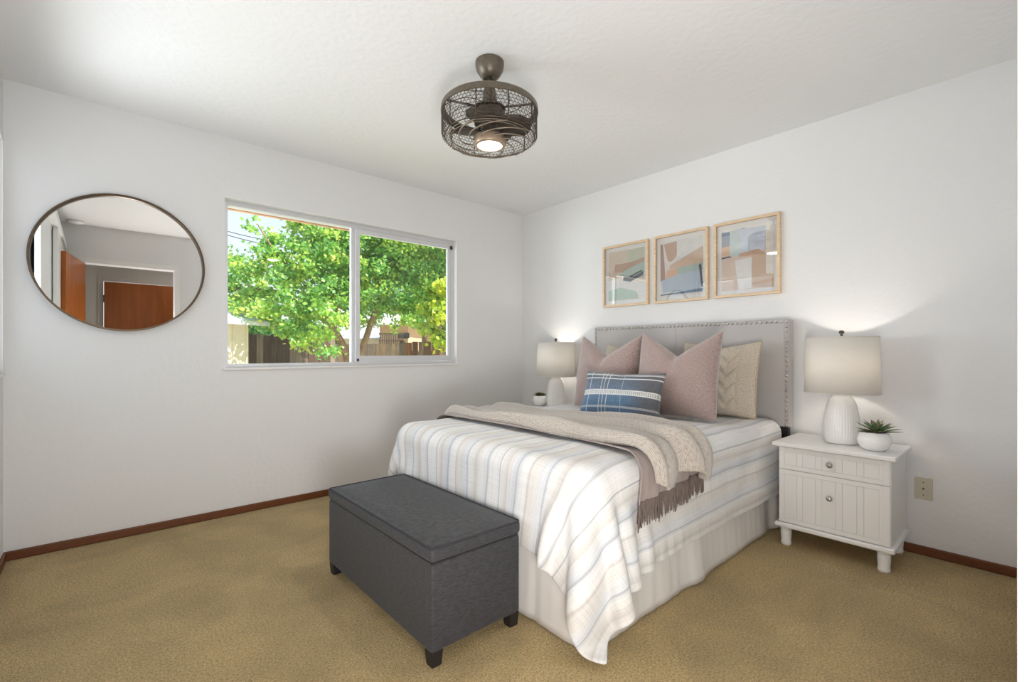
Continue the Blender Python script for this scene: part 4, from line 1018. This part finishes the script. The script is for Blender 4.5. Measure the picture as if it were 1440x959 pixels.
# trees: bark limbs and thousands of separate leaf blades in clusters
def leaf_material(name, stops):
    m = bpy.data.materials.new(name); m.use_nodes = True; n = m.node_tree; b = n.nodes['Principled BSDF']; out = n.nodes['Material Output']
    at = N(m, 'ShaderNodeAttribute', attribute_name='tone'); c = ramp(m, at.outputs['Fac'], stops); L(m, c, b.inputs['Base Color'])
    b.inputs['Roughness'].default_value = .45
    tl = N(m, 'ShaderNodeBsdfTranslucent'); L(m, c, tl.inputs[0]); ms = N(m, 'ShaderNodeMixShader'); ms.inputs[0].default_value = .45
    L(m, b.outputs[0], ms.inputs[1]); L(m, tl.outputs[0], ms.inputs[2]); L(m, ms.outputs[0], out.inputs[0]); return m
def tree(label, base, limbs, blobs, n_leaf, size, leafm, seed):
    o = thing('leafy_tree', label, 'tree', base)
    r_ = np.random.RandomState(seed); b0 = np.array(base)
    m = MB()
    for P_, r0, r1 in limbs: m.tube([Vector(p) - Vector(base) for p in P_], r0, 10, r1=r1)
    m.build('trunk', mat('tree_bark', srgb(150, 122, 100), .95, bump=(30, .8, .02), var=(14, .3)), o, smooth=True)
    vol = np.array([b[1] ** 2 * b[2] for b in blobs]); vol = vol / vol.sum()
    C_ = []; tone0 = []
    for (c, rx, rz), f in zip(blobs, vol):
        k = int(n_leaf * f); nb = max(4, k // 70)
        d = r_.normal(size=(nb, 3)); d /= np.linalg.norm(d, axis=1, keepdims=True); rad = r_.uniform(.45, 1.02, (nb, 1)) ** .6
        tw = np.array(c) + d * rad * np.array([rx, rx, rz])             # twig centres, then leaves strung around them
        sel = r_.randint(0, nb, k); g = r_.normal(size=(k, 3)) * np.array([.13, .13, .085]) * (rx / .9) ** .5
        C_.append(tw[sel] + g); tone0.append(r_.uniform(0, 1, nb)[sel] * .5 + r_.uniform(0, .5, k))
    C_ = np.concatenate(C_); tone = np.concatenate(tone0); k = len(C_)
    a = r_.normal(size=(k, 3)); a[:, 2] -= .5; a /= np.linalg.norm(a, axis=1, keepdims=True)
    nn = r_.normal(size=(k, 3)) * .6 + np.array([-.2, -.5, .8]); s_ = np.cross(a, nn); s_ /= np.linalg.norm(s_, axis=1, keepdims=True)
    L_ = size * r_.uniform(.7, 1.25, (k, 1)); W_ = L_ * .42; up = np.cross(s_, a)
    v = np.stack([C_ - a * L_ * .5, C_ - s_ * W_ + up * L_ * .06, C_ + a * L_ * .5, C_ + s_ * W_ + up * L_ * .06], 1) - b0
    me = bpy.data.meshes.new('foliage'); me.vertices.add(k * 4); me.vertices.foreach_set('co', v.reshape(-1))
    me.loops.add(k * 4); me.loops.foreach_set('vertex_index', np.arange(k * 4)); me.polygons.add(k)
    me.polygons.foreach_set('loop_start', np.arange(k) * 4); me.polygons.foreach_set('loop_total', np.full(k, 4))
    me.materials.append(leafm); me.update(); me.validate()
    at = me.attributes.new('tone', 'FLOAT', 'POINT'); at.data.foreach_set('value', np.repeat(tone, 4).astype(np.float32))
    f_ = bpy.data.objects.new('foliage', me); COL.objects.link(f_); f_.parent = o
    return o
LG = leaf_material('maple_leaf', [(0, srgb(92, 150, 84)), (.35, srgb(134, 188, 92)), (.6, srgb(176, 214, 96)), (.85, srgb(212, 228, 112)), (.97, srgb(228, 216, 120)), (1, srgb(230, 184, 128))])
LY = leaf_material('yellow_green_leaf', [(0, srgb(120, 160, 56)), (.5, srgb(176, 200, 64)), (1, srgb(216, 216, 76))])
LD = leaf_material('deep_green_leaf', [(0, srgb(80, 136, 84)), (.5, srgb(112, 168, 92)), (1, srgb(150, 192, 108))])
def bl(*rows): return [(tuple(ray_point(px, py, d)), rp_ * d / FPX, rp_ * d / FPX * zz) for px, py, d, rp_, zz in rows]
base = ray_point(498, HOR, 9.0); base = (base.x, base.y, GZ)
rp3 = lambda px, py, d: tuple(ray_point(px, py, d))
limbs = [([base, rp3(489, 500, 9.0), rp3(478, 478, 8.9), rp3(462, 450, 8.7), rp3(430, 400, 8.4)], .10, .04),
         ([(base[0] + .1, base[1], GZ), rp3(506, 500, 9.1), rp3(516, 472, 9.2), rp3(530, 430, 9.2), rp3(548, 380, 9.2)], .085, .03),
         ([rp3(470, 462, 8.8), rp3(480, 410, 8.9), rp3(474, 340, 9.0)], .05, .02), ([rp3(432, 402, 8.4), rp3(390, 360, 8.0), rp3(362, 315, 7.8)], .03, .01),
         ([rp3(452, 436, 8.6), rp3(400, 420, 8.0), rp3(345, 400, 7.8)], .03, .01)]
blobs = bl((352, 395, 7.8, 34, .7), (338, 428, 7.6, 26, .6), (330, 372, 8.0, 20, .4), (375, 375, 8.0, 34, .9), (362, 325, 8.0, 14, 1.5), (352, 302, 8.0, 10, 1.4), (392, 345, 8.2, 22, 1.1), (330, 350, 8.2, 11, .6),
           (405, 330, 8.3, 20, 1.2), (420, 360, 8.0, 44, 1), (410, 420, 7.8, 42, .8), (375, 440, 7.7, 34, .6), (455, 330, 8.4, 44, 1), (465, 400, 8.2, 46, .9), (450, 450, 7.8, 40, .7),
           (425, 470, 7.6, 34, .55), (465, 488, 7.5, 24, .6), (395, 470, 7.6, 24, .5), (430, 300, 8.6, 34, .8), (500, 340, 9.0, 50, 1), (520, 400, 9.2, 50, .9), (505, 440, 9.4, 30, .6), (560, 350, 9.3, 50, 1),
           (575, 410, 9.2, 46, .8), (555, 440, 9.0, 28, .5), (610, 370, 9.4, 50, 1), (480, 285, 9.2, 50, .8), (560, 300, 9.4, 56, .8), (635, 410, 9.2, 44, .9), (575, 452, 8.8, 18, .8), (548, 462, 8.8, 12, .8), (660, 340, 9.6, 60, 1.1),
           (372, 455, 8.6, 26, .6), (410, 455, 8.8, 30, .6), (350, 455, 8.8, 14, .6), (478, 440, 9.2, 30, .8), (500, 405, 8.6, 30, .9), (440, 400, 9.0, 40, .9), (470, 370, 8.2, 34, .9), (520, 350, 8.6, 40, .9))
tree('large sunlit maple-like tree filling most of the window view', base, limbs, blobs, 60000, .070, LG, 4)
b2 = ray_point(622, HOR, 7.6); b2 = (b2.x, b2.y, GZ)
tree('yellow-green young tree at the right edge of the window view', b2, [([b2, rp3(622, 480, 7.6), rp3(616, 440, 7.6)], .05, .02)],
     bl((612, 440, 7.6, 20, 1.1), (628, 462, 7.6, 26, 1.0), (640, 420, 7.7, 24, 1.2), (602, 462, 7.7, 12, .9)), 2200, .085, LY, 6)
b3 = ray_point(600, HOR, 14); b3 = (b3.x, b3.y, GZ)
tree('darker green tree standing further back behind the right pane', b3, [([b3, rp3(600, 470, 14), rp3(600, 400, 14)], .2, .08)],
     bl((560, 400, 14, 60, .8), (610, 430, 13.5, 52, .7), (655, 400, 14, 60, .9), (600, 360, 14.5, 70, .7), (640, 465, 13, 34, .6)), 9000, .12, LD, 7)
b4 = ray_point(335, HOR, 17); b4 = (b4.x, b4.y, GZ)
tree('pale distant tree behind the shed roof under the cables', b4, [([b4, rp3(335, 440, 17), rp3(335, 400, 17)], .2, .08)],
     bl((322, 378, 17, 26, .7), (350, 392, 17, 26, .6), (300, 400, 17, 30, .8), (330, 415, 17, 36, .5)), 4000, .13, LG, 8)

b5 = ray_point(400, HOR, 14.5); b5 = (b5.x, b5.y, GZ)
tree('dark evergreen hedge row behind the weathered board fence', b5, [([b5, rp3(400, 486, 14.5), rp3(400, 470, 14.5)], .08, .04)],
     bl((335, 470, 14.5, 34, .7), (375, 470, 14.5, 34, .7), (415, 472, 14.5, 34, .7), (452, 474, 15, 26, .6)), 6000, .11, LD, 12)
